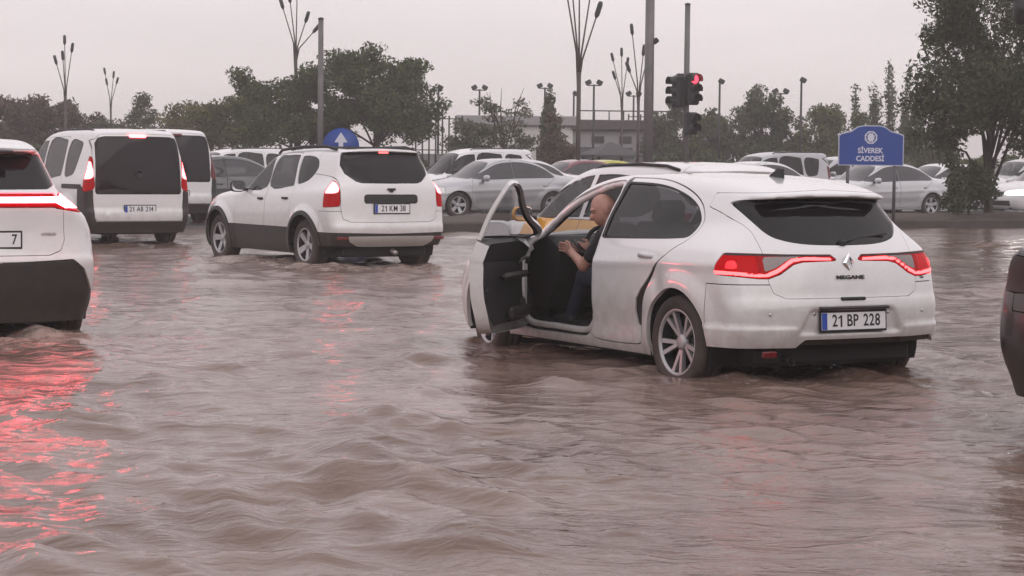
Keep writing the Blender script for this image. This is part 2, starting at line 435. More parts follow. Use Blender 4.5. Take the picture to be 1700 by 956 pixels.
def cut_arches(sh, arches, ymin=.5):
    for xa, za, ra in arches:
        g = np.hypot(sh.x() - xa, sh.z() - za) - ra
        g = np.maximum(g, ymin - np.abs(sh.y())); _, sh = sh.cut(g)
    return sh

WHEELS = {}
def wheel_meshes(R_, rim, width, spokes, style):
    key = (R_, rim, width, spokes, style)
    if key in WHEELS: return WHEELS[key]
    w = width / 2
    t = MB(); t.lathe([(rim - .012, -w * .86), (rim + .012, -w), (R_ - .045, -w * 1.02), (R_ - .012, -w * .9), (R_, -w * .6), (R_, -w * .3), (R_ - .008, -w * .28), (R_ - .008, -w * .2), (R_, -w * .18),
             (R_, w * .18), (R_ - .008, w * .2), (R_ - .008, w * .28), (R_, w * .3), (R_, w * .6), (R_ - .012, w * .9), (R_ - .045, w * 1.02), (rim + .012, w), (rim - .012, w * .86)], 40, 'y')
    b = MB(); b.lathe([(rim + .004, w * .92), (rim - .002, w * .96), (rim - .014, w * .9), (rim - .018, w * .78)], 40, 'y')
    for i in range(spokes):
        a0 = 2 * math.pi * i / spokes
        pair = (-.21, .21) if style == 'twin' else (0,)
        for da in pair:
            hw0, hw1 = (.013, .015) if style == 'twin' else (.035, .045)
            a1 = a0 + da; ca, sa = math.cos(a1), math.sin(a1); ca0, sa0 = math.cos(a0 + da * .6), math.sin(a0 + da * .6)
            r0, r1 = .05, rim - .012
            def pt(r, off, dep, end): 
                c_, s_ = (ca, sa) if end else (ca0, sa0); return (r * c_ - off * s_, dep, r * s_ + off * c_)
            V = [pt(r0, -hw0, w * .55, 0), pt(r0, hw0, w * .55, 0), pt(r1, hw1, w * .8, 1), pt(r1, -hw1, w * .8, 1), pt(r0, -hw0, w * .3, 0), pt(r0, hw0, w * .3, 0), pt(r1, hw1, w * .45, 1), pt(r1, -hw1, w * .45, 1)]
            b.add(V, [(0, 1, 2, 3), (7, 6, 5, 4), (0, 4, 5, 1), (1, 5, 6, 2), (2, 6, 7, 3), (3, 7, 4, 0)])
    b.lathe([(.055, w * .3), (.052, w * .60), (.028, w * .66), (0.001, w * .66)], 20, 'y')
    d = MB(); d.lathe([(.001, 0), (rim - .06, 0), (rim - .06, .02), (.001, .02)], 28, 'y'); d.lathe([(rim - .03, -.01), (.001, -.015)], 28, 'y'); d.lathe([(rim - .016, w * .8), (rim - .025, w * .5), (rim - .035, 0), (rim - .03, -w * .9)], 40, 'y')
    WHEELS[key] = (t.mesh('tyre'), b.mesh('rim'), d.mesh('wheel')); return WHEELS[key]

def add_wheels(root, xs, half, R_, rim, width, spokes=5, style='twin', rimmat='alloy', steer=0.0, z=None, wheelmat='alloy_dark'):
    tm, bm, dm = wheel_meshes(R_, rim, width, spokes, style)
    for i, x in enumerate(xs):
        for sgn in (1, -1):
            d = link('wheel', dm.copy() if not dm.materials else dm, MATS[wheelmat], root); d.location = (x, sgn * half, R_ if z is None else z)
            d.rotation_euler = (0, random.uniform(0, 6), (0 if sgn > 0 else math.pi) + (steer if i == 1 else 0))
            if sgn < 0: d.rotation_euler = (0, random.uniform(0, 6), math.pi + (steer if i == 1 else 0))
            link('tyre', tm, MATS['rubber'], d)
            r = link('rim', bm, MATS[rimmat], d)

def liners(root, arches, half, depth=.32):
    for xa, za, ra in arches:
        for sgn in (1, -1):
            b = MB(); n = 18; V = []; F = []
            for i in range(n + 1):
                t = math.pi * (-.12 + 1.24 * i / n)
                for yy in (half, half - depth): V.append((xa + ra * 1.005 * math.cos(t), sgn * yy, za + ra * 1.005 * math.sin(t)))
            for i in range(n): F.append((2 * i, 2 * i + 1, 2 * i + 3, 2 * i + 2))
            c0 = len(V); V.append((xa, sgn * (half - depth), za)); F += [(2 * i + 1, c0, 2 * i + 3) for i in range(n)]
            b.add(V, F, True); b.build('wheel_arch_liner', MATS['lining'], root)

def plate(root, loc, txt, w=.52, h=.112, tilt=0.0, rz=math.pi / 2, align='CENTER', frame=True, xo=0.018):
    """number plate; its face looks along local -x of the car"""
    M = Matrix.Translation(loc) @ Matrix.Rotation(-math.pi / 2, 4, 'Z') @ Matrix.Rotation(math.pi / 2 - tilt, 4, 'X')
    def pl(mb, name, m, par):
        me = mb.mesh(name); me.transform(M); return link(name, me, MATS[m], par)
    fr = pl(MB().box((0, 0, -.004), (w + .03, h + .03, .012), .004), 'plate_frame', 'ink', root)
    pl(MB().box((0, 0, .004), (w, h, .004)), 'plate_panel', 'plate_white', fr)
    pl(MB().box((-w / 2 + .022, 0, .005), (.042, h - .004, .004)), 'country_band', 'plate_blue', fr)
    if txt:
        gl = []; x = 0.0; hh = h * .68
        for ch in txt:
            if ch == ' ': x += .034; continue
            if ch == '1':
                g1 = MB(); g1.add([(.022, -hh / 2, 0), (.036, -hh / 2, 0), (.036, hh / 2, 0), (.025, hh / 2, 0), (.004, hh * .30, 0), (.004, hh * .17, 0), (.022, hh * .31, 0)], [tuple(range(7))]); q = g1.mesh('t')
            else: q = text_mesh(ch, h * .98, .0008, 'LEFT', .80, .0014)
            c_ = [v.co.x for v in q.vertices]; q.transform(Matrix.Translation((x - min(c_), 0, 0))); x += max(c_) - min(c_) + .0075; gl.append(q)
        x0 = (-w / 2 + .048 + (w - .05 - x) / 2) if align == 'CENTER' else w / 2 - .02 - x
        for q in gl: q.transform(M @ Matrix.Translation((x0, 0, .0072))); link('plate_character', q, MATS['ink'], fr)
    return fr
# ---------------------------------------------------------------- the flooded junction
rng = np.random.default_rng(7); random.seed(7)
FWD = np.array([-.48, .877]); RGT = np.array([.877, .48])      # along the cars, along the cross street
WHEEL_SPOTS = [(*gnd(px, py), h_) for px, py, h_ in ((1140, 622, .05), (1510, 610, .05), (815, 574, .045), (507, 442, .085), (370, 432, .10), (715, 445, .075), (600, 450, .05), (140, 560, .05), (20, 565, .035), (-90, 565, .04), (178, 405, .06), (290, 402, .06), (1335, 630, .03), (60, 590, .02))]
def build_water():
    rows = np.concatenate([[-60, -35, -18, -8, -2, 2, 4, 5.2], np.geomspace(6.0, 58, 560)]); nx = 620
    t = np.linspace(-1, 1, nx); prof = .16 * t + .84 * t**5
    X = (26 + .1 * np.maximum(rows, 0))[:, None] * prof[None]; Y = np.repeat(rows[:, None], nx, 1)
    Z = np.zeros_like(X); fade = sstep(5.2, 7.0, Y) * sstep(62, 30, Y) 
    # wind and current ripples: many short-crested waves of different length
    for lam0, lam1, n, amp in ((1.6, 3.6, 12, .0085), (.6, 1.5, 26, .0066), (.2, .6, 44, .0040)):
        for i in range(n):
            lam = rng.uniform(lam0, lam1); th = rng.normal(R(62), R(38)); kx, ky = math.cos(th) * 2 * math.pi / lam, math.sin(th) * 2 * math.pi / lam
            ph = rng.uniform(0, 6.28); env = .5 + .5 * np.sin(X * rng.uniform(-.8, .8) + Y * rng.uniform(-.6, .6) + rng.uniform(0, 6.28))
            res = sstep(1, 3, lam / np.maximum(Y / 58 * .42, .02))
            s = np.sin(kx * X + ky * Y + ph); Z += amp * env * res * (np.exp(.8 * s) - 1.13) * .75
    # calm and ruffled patches
    pat = sum(np.sin(X * kx + Y * ky + p0) for kx, ky, p0 in ((.9, .35, 0), (-.5, .6, 2), (1.7, -.8, 4), (.3, 1.3, 1), (-1.4, 1.0, 5))) / 2.5
    Z *= np.clip(.85 + .55 * pat, .3, 1.6)
    # current line between the lanes: a wandering ridge of broken water
    for px0, py0, px1, py1, hh in ((690, 600, 640, 700, .032), (640, 700, 650, 830, .042), (650, 830, 800, 960, .034), (560, 470, 690, 600, .03), (880, 640, 1010, 665, .035)):
        (ax_, ay_), (bx_, by_) = gnd(px0, py0), gnd(px1, py1); ex_, ey_ = bx_ - ax_, by_ - ay_; l2 = ex_ * ex_ + ey_ * ey_
        tt = np.clip(((X - ax_) * ex_ + (Y - ay_) * ey_) / l2, 0, 1); dd = np.hypot(X - ax_ - tt * ex_ + .12 * np.sin(Y * 3.3), Y - ay_ - tt * ey_ + .1 * np.sin(X * 4.1)); Z += hh * np.exp(-(dd / .24)**2) * (.6 + .5 * np.sin(X * 7.3 + Y * 5.1) * np.sin(Y * 6.7 - X * 2.3))
    # bow waves and eddies round the wheels
    for wx, wy, hh in WHEEL_SPOTS:
        hh *= .6
        d = np.hypot(X - wx, Y - wy); Z += hh * np.exp(-((d - .42) / .13)**2) * (.7 + .5 * np.sin(X * 11 + Y * 9)) + hh * .45 * np.sin(d * 13) * np.exp(-d / .7) * (d > .3)
    # standing humps where the current breaks over the kerbs and round the wheels
    for px, py, l, w, h, a in ((640, 812, .60, .16, .125, 8), (715, 836, .5, .16, .07, -8), (655, 700, .40, .22, .09, 70), (675, 655, .3, .2, .06, 60), (905, 642, .8, .2, .06, -15), (1040, 650, .7, .25, .045, 10),
                            (760, 925, .6, .2, .09, 10), (900, 890, .6, .2, .05, 20), (1445, 690, .35, .15, .06, 10), (1390, 720, .5, .2, .04, 5), (420, 470, 1.0, .3, .06, 0), (560, 500, 1.0, .35, .05, 20), (600, 560, .9, .25, .05, 0),
                            (90, 575, .5, .15, .025, 0), (150, 590, .4, .15, .03, 15), (300, 610, .7, .2, .05, -10), (480, 450, .5, .25, .08, 0), (390, 440, .6, .25, .08, 30), (700, 452, .5, .25, .07, 0), (250, 640, .5, .15, .05, 0),
                            (350, 870, .5, .12, .05, 5), (500, 760, .6, .15, .04, -5), (1250, 840, .8, .2, .04, 0), (1600, 900, .5, .15, .05, 8), (1500, 800, .5, .15, .05, 0), (1650, 780, .5, .12, .05, -5), (1330, 400, 1.2, .4, .03, 0), (1650, 420, 1.0, .3, .04, 0)):
        gx, gy = gnd(px, py); ca, sa = math.cos(R(a)), math.sin(R(a)); u = (X - gx) * ca + (Y - gy) * sa; v = -(X - gx) * sa + (Y - gy) * ca
        v = v + .12 * np.sin(u * 3.1 + px); w_ = np.where(v < 0, w * .7, w * 1.5)   # steeper towards the camera
        Z += h * .40 * np.exp(-(u / l)**2 - (v / w_)**2) * (1 + .6 * np.sin(u * 7 + py + 2 * np.sin(v * 5)) * np.cos(v * 11 + px))
    Z *= fade
    foam = np.zeros_like(Z)
    for wx, wy, hh in WHEEL_SPOTS: foam += hh * 9 * np.exp(-(np.hypot(X - wx, (Y - wy) * .6) / .75)**2)
    foam += np.clip((Z - .045) * 9, 0, .6)
    V = np.stack([X, Y, Z], -1).reshape(-1, 3); nr = len(rows); i = np.arange(nr - 1)[:, None] * nx + np.arange(nx - 1)[None]
    Q = np.stack([i, i + 1, i + nx + 1, i + nx], -1).reshape(-1, 4)
    me = bpy.data.meshes.new('water'); me.vertices.add(len(V)); me.vertices.foreach_set('co', V.ravel()); me.loops.add(Q.size); me.loops.foreach_set('vertex_index', Q.ravel())
    me.polygons.add(len(Q)); me.polygons.foreach_set('loop_start', np.arange(0, Q.size, 4)); me.update(calc_edges=True); me.polygons.foreach_set('use_smooth', np.ones(len(Q), bool))
    me.attributes.new('foam', 'FLOAT', 'POINT').data.foreach_set('value', np.clip(foam, 0, 1).astype(np.float32).ravel())
    m = bpy.data.materials.new('muddy_water'); m.use_nodes = True; t = m.node_tree; b = t.nodes['Principled BSDF']; N = t.nodes.new; L = t.links.new
    b.inputs['Roughness'].default_value = .085; b.inputs['IOR'].default_value = 1.33
    tcn = N('ShaderNodeNewGeometry'); n1 = N('ShaderNodeTexNoise'); n1.inputs['Scale'].default_value = .55; n1.inputs['Detail'].default_value = 5; L(tcn.outputs['Position'], n1.inputs['Vector'])
    rp = N('ShaderNodeValToRGB'); L(n1.outputs[0], rp.inputs[0]); e = rp.color_ramp.elements; e[0].position = .35; e[1].position = .68; e[0].color = (.130, .080, .062, 1); e[1].color = (.225, .162, .136, 1); 
    at_ = N('ShaderNodeAttribute'); at_.attribute_name = 'foam'; nf = N('ShaderNodeTexNoise'); nf.inputs['Scale'].default_value = 7; nf.inputs['Detail'].default_value = 8; nf.inputs['Roughness'].default_value = .75; L(tcn.outputs['Position'], nf.inputs['Vector'])
    ma = N('ShaderNodeMath'); ma.operation = 'MULTIPLY_ADD'; L(at_.outputs['Fac'], ma.inputs[0]); ma.inputs[1].default_value = .42; L(nf.outputs[0], ma.inputs[2])
    rf = N('ShaderNodeMapRange'); rf.inputs['From Min'].default_value = .70; rf.inputs['From Max'].default_value = 1.0; L(ma.outputs[0], rf.inputs['Value'])
    mf = N('ShaderNodeMix'); mf.data_type = 'RGBA'; L(rf.outputs[0], mf.inputs[0]); L(rp.outputs[0], mf.inputs[6]); mf.inputs[7].default_value = (.38, .31, .275, 1); L(mf.outputs[2], b.inputs['Base Color'])
    rr = N('ShaderNodeMapRange'); rr.inputs['To Min'].default_value = .085; rr.inputs['To Max'].default_value = .5; L(rf.outputs[0], rr.inputs['Value']); L(rr.outputs[0], b.inputs['Roughness'])
    mpn = N('ShaderNodeMapping'); mpn.inputs['Scale'].default_value = (1, 1.9, 1); mpn.inputs['Rotation'].default_value = (0, 0, R(-18)); L(tcn.outputs['Position'], mpn.inputs[0])
    prev = None
    for scale, st, dist in ((3.0, .6, .04), (9, .5, .014), (26, .3, .005)):
        n2 = N('ShaderNodeTexNoise'); n2.inputs['Scale'].default_value = scale; n2.inputs['Detail'].default_value = 4; n2.inputs['Distortion'].default_value = .6; L(mpn.outputs[0], n2.inputs['Vector'])
        bp = N('ShaderNodeBump'); bp.inputs['Strength'].default_value = st; bp.inputs['Distance'].default_value = dist; L(n2.outputs[0], bp.inputs['Height'])
        if prev: L(prev.outputs[0], bp.inputs['Normal'])
        prev = bp
    L(prev.outputs[0], b.inputs['Normal'])
    return tag(link('water', me, m), kind='structure')
build_water()

mat('wet_asphalt', (.045, .043, .044), .25, var=.3, vscale=.8, bump=.2, bscale=30)
mat('ground_earth', (.10, .085, .065), .9, var=.35, vscale=.4, bump=.4, bscale=4)
mat('kerb_concrete', (.055, .046, .042), .75, var=.3, vscale=2.5, bump=.3, bscale=20)
mat('soil', (.06, .045, .036), .95, var=.35, vscale=1.5, bump=.5, bscale=9)
def street(u, v): return tuple(np.array([-3.3, 40.2]) + RGT * u + FWD * v)    # u along the cross street from the median nose, v across it
g = MB(); g.add([(-700, -300, -.35), (700, -300, -.35), (700, 900, -.35), (-700, 900, -.35)], [(0, 1, 2, 3)]); tag(g.build('ground', MATS['ground_earth']), kind='structure')
g = MB(); P = [street(-60, 3.0), street(80, 3.0), street(80, 19), street(-60, 19)]; g.add([(x, y, .012) for x, y in P], [(0, 1, 2, 3)])
P2 = [(x, y, -.34) for x, y in P]; g.add([(x, y, .012) for x, y in P] + P2, [(0, 4, 5, 1), (2, 6, 7, 3)]); tag(g.build('road', MATS['wet_asphalt']), kind='structure')
g = MB(); P = [street(-60, 19), street(80, 19), street(120, 90), street(-90, 90)]; g.add([(x, y, .11) for x, y in P] + [(x, y, -.34) for x, y in P], [(0, 1, 2, 3), (0, 4, 5, 1)]); tag(g.build('park_ground', MATS['ground_earth']), kind='structure')
# median: kerb stones round an earth strip
def median_outline(off, n=9):
    pts = [(70, 0 + off), (1.4, 0 + off)]
    for i in range(n + 1): a = -math.pi / 2 - math.pi * i / n; pts.append((1.4 + (1.4 - off) * math.cos(a), 1.4 + (1.4 - off) * math.sin(a)))
    return pts + [(70, 2.8 - off)]
def ring(off, z): return [(*street(u, v), z) for u, v in median_outline(off)]
k = MB(); A, B, C, D = ring(0, -.34), ring(0, .16), ring(.03, .19), ring(.16, .19); n = len(A)
for a, b in ((A, B), (B, C), (C, D)):
    k.add(a + b, [(i, i + 1, n + i + 1, n + i) for i in range(n - 1)])
kb = tag(k.build('kerb', MATS['kerb_concrete']), kind='structure')
s_ = MB(); nu = 90; V = []; F = []
us = np.linspace(.25, 70, nu); vs = np.linspace(0, 1, 9)
for u in us:
    hw = 1.24 * math.sqrt(max(0, 1 - max(0, (1.4 - u) / 1.24)**2)) if u < 1.4 else 1.24
    for v in vs:
        x, y = street(u, 1.4 + (v * 2 - 1) * hw); V.append((x, y, .185 + (.10 + .07 * math.sin(u * 1.7) * math.sin(u * .6)) * (1 - (v * 2 - 1)**4) + .015 * random.uniform(-1, 1)))
for i in range(nu - 1):
    for j in range(8): F.append((i * 9 + j, (i + 1) * 9 + j, (i + 1) * 9 + j + 1, i * 9 + j + 1))
s_.add(V, F, True); tag(s_.build('median_strip', MATS['soil']), kind='structure')

# ---------------------------------------------------------------- trees
def leaf_mat(name, c, var=.45):
    m = bpy.data.materials.new(name); m.use_nodes = True; t = m.node_tree; b = t.nodes['Principled BSDF']; N = t.nodes.new; L = t.links.new
    g = N('ShaderNodeNewGeometry'); mx_ = N('ShaderNodeMix'); mx_.data_type = 'RGBA'; L(g.outputs['Random Per Island'], mx_.inputs[0])
    mx_.inputs[6].default_value = (*[x * (1 - var) for x in c], 1); mx_.inputs[7].default_value = (*[x * (1 + var) for x in c], 1)
    L(mx_.outputs[2], b.inputs['Base Color']); b.inputs['Roughness'].default_value = .65; b.inputs['Specular IOR Level'].default_value = .25
    tr = N('ShaderNodeBsdfTranslucent'); L(mx_.outputs[2], tr.inputs[0]); ms = N('ShaderNodeMixShader'); ms.inputs[0].default_value = .25
    o = t.nodes['Material Output']; L(b.outputs[0], ms.inputs[1]); L(tr.outputs[0], ms.inputs[2]); L(ms.outputs[0], o.inputs[0]); MATS[name] = m
leaf_mat('leaf_dark', (.070, .088, .032)); leaf_mat('leaf_olive', (.110, .120, .042)); leaf_mat('leaf_grey', (.095, .104, .060)); leaf_mat('leaf_yellow', (.125, .108, .042)); leaf_mat('leaf_brown', (.105, .072, .055)); leaf_mat('leaf_deep', (.066, .082, .038))
mat('bark', (.050, .038, .032), .9, var=.3, vscale=5, bump=.5, bscale=25)

def leaves(centers, rad, count, size, rs, flat=.8):
    """count leaf blades gathered in clumps round the given centres"""
    c = np.asarray(centers); i = rs.integers(0, len(c), count); d = rs.normal(size=(count, 3)); d /= np.linalg.norm(d, axis=1)[:, None]
    p = c[i] + d * (rs.random(count)**.45)[:, None] * rad * np.array([1, 1, flat])
    a = rs.normal(size=(count, 3)); a /= np.linalg.norm(a, axis=1)[:, None]; b = np.cross(a, rs.normal(size=(count, 3))); b /= np.linalg.norm(b, axis=1)[:, None]
    s = size * rs.uniform(.6, 1.4, count)[:, None]
    V = np.stack([p - a * s, p + b * s * .42 + a * s * .1, p + a * s, p - b * s * .42 + a * s * .1], 1).reshape(-1, 3)
    k = np.arange(count)[:, None] * 4; return V, np.concatenate([k + [0, 1, 2], k + [0, 2, 3]])
def tri_mesh(name, V, T):
    me = bpy.data.meshes.new(name); me.vertices.add(len(V)); me.vertices.foreach_set('co', V.astype(np.float32).ravel()); me.loops.add(T.size); me.loops.foreach_set('vertex_index', T.ravel().astype(np.int32))
    me.polygons.add(len(T)); me.polygons.foreach_set('loop_start', np.arange(0, T.size, 3)); me.update(calc_edges=True); return me
def tree(name, label, loc, h, w, base, leafm, n=5000, size=.10, seed=1, trunk=.12, limbs=9, clump=.45, group=None, stems=1, flat=.75, fill=1.0, spread=.5, cat='tree', bare=0):
    """w crown width, base height where the crown starts"""
    rs = np.random.default_rng(seed); root = empty(name, loc, 0, label, cat, group)
    tr = MB(); tips = []; ch = h - base
    for s in range(stems):
        ang = rs.uniform(0, 6.28); ox = (rs.normal(0, .12) if stems > 1 else 0); lean = rs.normal(0, .06, 2) if stems == 1 else np.array([math.cos(ang), math.sin(ang)]) * .28
        top = np.array([ox + lean[0] * base, lean[1] * base, base + ch * .35]); pts = [(ox, 0, -.05), (ox + lean[0] * base * .4, lean[1] * base * .4, base * .5), (top[0] * .9, top[1] * .9, base), tuple(top)]
        r0 = trunk / math.sqrt(stems); tr.tube(pts, [r0 * 1.25, r0, r0 * .8, r0 * .5], 9)
        for i in range(limbs):
            a = 2 * math.pi * (i + rs.random() * .7) / limbs; st = np.array(pts[2]) * (1 - .0) + (top - np.array(pts[2])) * rs.random()
            el = rs.uniform(-.05, 1.0); rr = w / 2 * rs.uniform(.55, .98) * math.cos(el * .9); hh = ch * (.25 + .75 * math.sin(max(el, 0) * 1.5)) * rs.uniform(.75, 1.0)
            en = np.array([rr * math.cos(a), rr * math.sin(a), base + hh]); mid = (st + en) / 2 + np.array([0, 0, ch * .06]) + rs.normal(0, w * .03, 3)
            tr.tube([st, mid, en], [r0 * .42, r0 * .25, r0 * .07], 6)
            tips += [en, mid * .35 + en * .65]
            for _ in range(2):
                e2 = en + rs.uniform(-1, .7, 3) * np.array([w * .12, w * .12, ch * .12]); tr.tube([mid * .4 + en * .6, e2], [r0 * .14, r0 * .05], 5); tips.append(e2)
    for i in range(bare):      # leafless shoots above the crown
        a = rs.uniform(0, 6.28); st = np.array([math.cos(a) * w * .15, math.sin(a) * w * .15, base + ch * .4]); en = st * np.array([2.0, 2.0, 1]) + np.array([0, 0, ch * rs.uniform(.45, .75)])
        tr.tube([st, (st + en) / 2 + rs.normal(0, .06, 3), en], [.03, .02, .008], 5)
    tr.build('trunk', MATS['bark'], root)
    # extra clumps inside an uneven ellipsoid
    k = int(34 * fill); d = rs.normal(size=(k, 3)); d /= np.linalg.norm(d, axis=1)[:, None]; d[:, 2] = np.abs(d[:, 2]) * rs.uniform(-.4, 1, k)
    ex = np.array([0, 0, base + ch * .38]) + d * (rs.random(k)**.5)[:, None] * np.array([w * .46, w * .46, ch * .58])
    V, T = leaves(np.concatenate([np.array(tips), ex]), clump * np.array(1.0), int(n * 1.7), size * .74, rs, flat)
    link('crown', tri_mesh('crown', V, T), MATS[leafm], root); return root
def poplar(name, label, loc, h, w, leafm, n, seed, stems=5, size=.09, group=None):
    """upright bundle of whips, thinly leaved"""
    rs = np.random.default_rng(seed); root = empty(name, loc, 0, label, 'tree', group); tr = MB(); cs = []
    tr.tube([(0, 0, -.05), (0, 0, h * .3)], [.10, .07], 8)
    for i in range(stems):
        x, y = rs.normal(0, w * .3, 2); hh = h * rs.uniform(.7, 1.0); pts = [(0, 0, h * .12), (x * .7, y * .7, h * .4), (x, y, hh * .75), (x * 1.05, y * 1.05, hh)]
        tr.tube(pts, [.05, .035, .02, .006], 5)
        for t in np.linspace(.28, .97, 16): cs.append((x * min(1, t * 1.4), y * min(1, t * 1.4), hh * t))
    tr.build('trunk', MATS['bark'], root)
    V, T = leaves(np.array(cs), np.array([.20, .20, .34]) * (w / 1.6 + .2), n, size, rs, 1.0); link('crown', tri_mesh('crown', V, T), MATS[leafm], root); return root
def base_at(px, Y): return ((px - 850) / FPX * Y, Y, .11 if Y > 60 else .0)
def top_h(py, px, Y): return at(px, py, Y)[2] - .1

BG = 'trees in the park beyond the road'
tree('broad_tree', 'tallest broad dark green tree behind the off-roader, right of the slim grey pole', base_at(618, 73), top_h(80, 620, 73), 4.7, 1.5, 'leaf_dark', 17000, .105, 3, .14, 12, .5, BG, stems=2, flat=.6, fill=2.2)
tree('broad_tree', 'dark green spreading tree behind the slim grey pole, touching the tallest tree', base_at(485, 74), top_h(108, 480, 74), 4.4, 1.2, 'leaf_dark', 15000, .105, 5, .13, 10, .5, BG, stems=2, flat=.6, fill=2.0)
tree('leafy_tree', 'olive green rounded tree between the van and the big dark tree', base_at(385, 80), top_h(150, 385, 80), 3.4, 1.0, 'leaf_olive', 5200, .11, 9, .10, 8, .45, BG)
tree('leafy_tree', 'yellowish green low tree behind the vans roof corner', base_at(322, 86), top_h(158, 322, 86), 3.2, .9, 'leaf_yellow', 4600, .115, 11, .10, 8, .45, BG)
for i, (px, py, wd, lm, nm) in enumerate(((228, 158, 2.6, 'leaf_grey', 'grey green rounded tree rising above the middle of the van roof'), (140, 172, 2.0, 'leaf_brown', 'small brownish tree right of the tall lamp at far left'), (88, 168, 2.0, 'leaf_brown', 'reddish brown bush-like tree under the tall lamp at far left'),
                                  (40, 152, 2.2, 'leaf_brown', 'reddish brown tree with upright tips near the left picture edge'), (2, 156, 2.2, 'leaf_brown', 'reddish brown tree cut by the left picture edge'))):
    tree('park_tree', nm, base_at(px, 96), top_h(py, px, 96), wd * 1.25, .7, lm, 4200, .125, 20 + i, .09, 8, .42, BG)
tree('bare_topped_tree', 'slender tree with bare forked top in front of the white building', base_at(833, 76), top_h(158, 833, 76), 2.8, 1.5, 'leaf_grey', 1500, .09, 31, .09, 8, .32, BG, fill=.5, flat=.5, bare=5)
poplar('conical_tree', 'narrow grey green tree hugging the white building corner', base_at(903, 84), top_h(150, 903, 84), 1.3, 'leaf_grey', 4200, 33, 6, .11, BG)
tree('leafy_tree', 'brownish low tree left of the brown lamp cluster', base_at(925, 80), top_h(192, 925, 80), 1.3, .6, 'leaf_brown', 1700, .10, 35, .07, 7, .36, BG)
tree('leafy_tree', 'low grey green tree against the left end of the white building', base_at(775, 82), top_h(195, 775, 82), 1.7, 1.0, 'leaf_grey', 2000, .10, 36, .07, 7, .34, BG)
for i, (px, py, wd, lm, nm) in enumerate(((1103, 168, 1.5, 'leaf_grey', 'narrow tree just right of the thick grey pole'), (1163, 196, 1.9, 'leaf_olive', 'low tree behind the traffic signal pole'), (1222, 150, 2.2, 'leaf_grey', 'grey green tree with ragged top right of the traffic signal'), (1268, 160, 1.9, 'leaf_deep', 'dark ragged tree beside the grey green one right of the signal'),
                                  (1335, 168, 2.6, 'leaf_olive', 'olive tree behind the silver van'), (1392, 178, 2.0, 'leaf_olive', 'olive tree rising just left of the blue street sign'), (1452, 182, 2.8, 'leaf_grey', 'grey green bushy tree behind the blue street sign'), (1530, 190, 2.4, 'leaf_deep', 'dark low tree right of the blue street sign'))):
    tree('park_tree', nm, base_at(px, 92), top_h(py, px, 92), wd * 1.25, .5, lm, 4600, .12, 40 + i, .09, 8, .42, BG)
for i, (px, py, nm) in enumerate(((1432, 118, 'tall thin poplar, leftmost of the spiky pair above the blue sign'), (1482, 104, 'tallest spiky poplar above the blue sign'))):
    poplar('poplar_tree', nm, base_at(px, 95), top_h(py, px, 95), 1.5, 'leaf_grey', 2300, 60 + i, 7, .09, BG)
poplar('poplar_tree', 'thin leafless sapling just left of the large right-hand tree', base_at(1558, 88), top_h(95, 1548, 88), .9, 'leaf_brown', 700, 66, 4, .08, BG)
rt = street(15.2, 1.4)
tree('median_tree', 'large dark ragged tree on the median at the right', ((1640 - 850) / FPX * 49.5, 49.5, .2), 6.2, 4.0, .45, 'leaf_deep', 24000, .085, 77, .11, 18, .46, None, fill=3.4, flat=.85)
tree('median_shrub', 'leafy shrub at the foot of the median tree', ((1606 - 850) / FPX * 48.9, 48.9, .2), 1.3, 1.35, .1, 'leaf_deep', 3000, .075, 78, .04, 8, .24, None, cat='shrub')
# low hedge masses along the park edge
for i, (px, w_, nm) in enumerate(((1180, 4.2, 'low hedge behind the traffic signal'), (1300, 4.4, 'low hedge behind the silver van'), (1420, 4.2, 'low hedge behind the blue sign'), (1530, 4.0, 'low hedge left of the median tree'), (1670, 4.6, 'low hedge at the right picture edge'), (60, 4.6, 'low hedge at the left picture edge'), (190, 4.6, 'low hedge behind the van'), (420, 5.0, 'low hedge beneath the spreading dark tree'), (600, 5.0, 'low hedge beneath the tallest dark tree'))):
    rs = np.random.default_rng(90 + i); root = empty('hedge', base_at(px, 84), 0, nm, 'hedge', 'hedges along the park edge')
    cs = np.stack([rs.uniform(-w_ / 2, w_ / 2, 40), rs.uniform(-.5, .5, 40), rs.uniform(.2, 1.55, 40)], 1); V, T = leaves(cs, np.array([.38, .38, .30]), 4200, .11, rs); link('foliage', tri_mesh('foliage', V, T), MATS[('leaf_deep', 'leaf_olive', 'leaf_grey')[i % 3]], root)
    b = MB()
    for j in range(7): x = -w_ / 2 + w_ * (j + .5) / 7; b.tube([(x, 0, -.05), (x + rs.normal(0, .08), 0, .6), (x + rs.normal(0, .2), rs.normal(0, .1), 1.2)], [.03, .02, .008], 5)
    b.build('stems', MATS['bark'], root)

# the wood goes on beyond both picture edges
for i, (p0, p1) in enumerate(((-900, -30), (1730, 2600))):
    rs = np.random.default_rng(140 + i); k = 150; xs = rs.uniform(p0, p1, k); hs = rs.uniform(.3, 1, k); cs = np.stack([(xs - 850) / FPX * 98, 98 + rs.uniform(-2, 2, k), .4 + hs * (2.4 + .8 * np.sin(xs / 31))], 1)
    V, T = leaves(cs, np.array([.8, .8, .6]), 16000, .13, rs); o = link('distant_wood', tri_mesh('distant_wood', V, T), MATS['leaf_grey' if i else 'leaf_brown']); tag(o, 'far belt of trees continuing past the ' + ('right' if i else 'left') + ' picture edge', 'trees', kind='stuff')

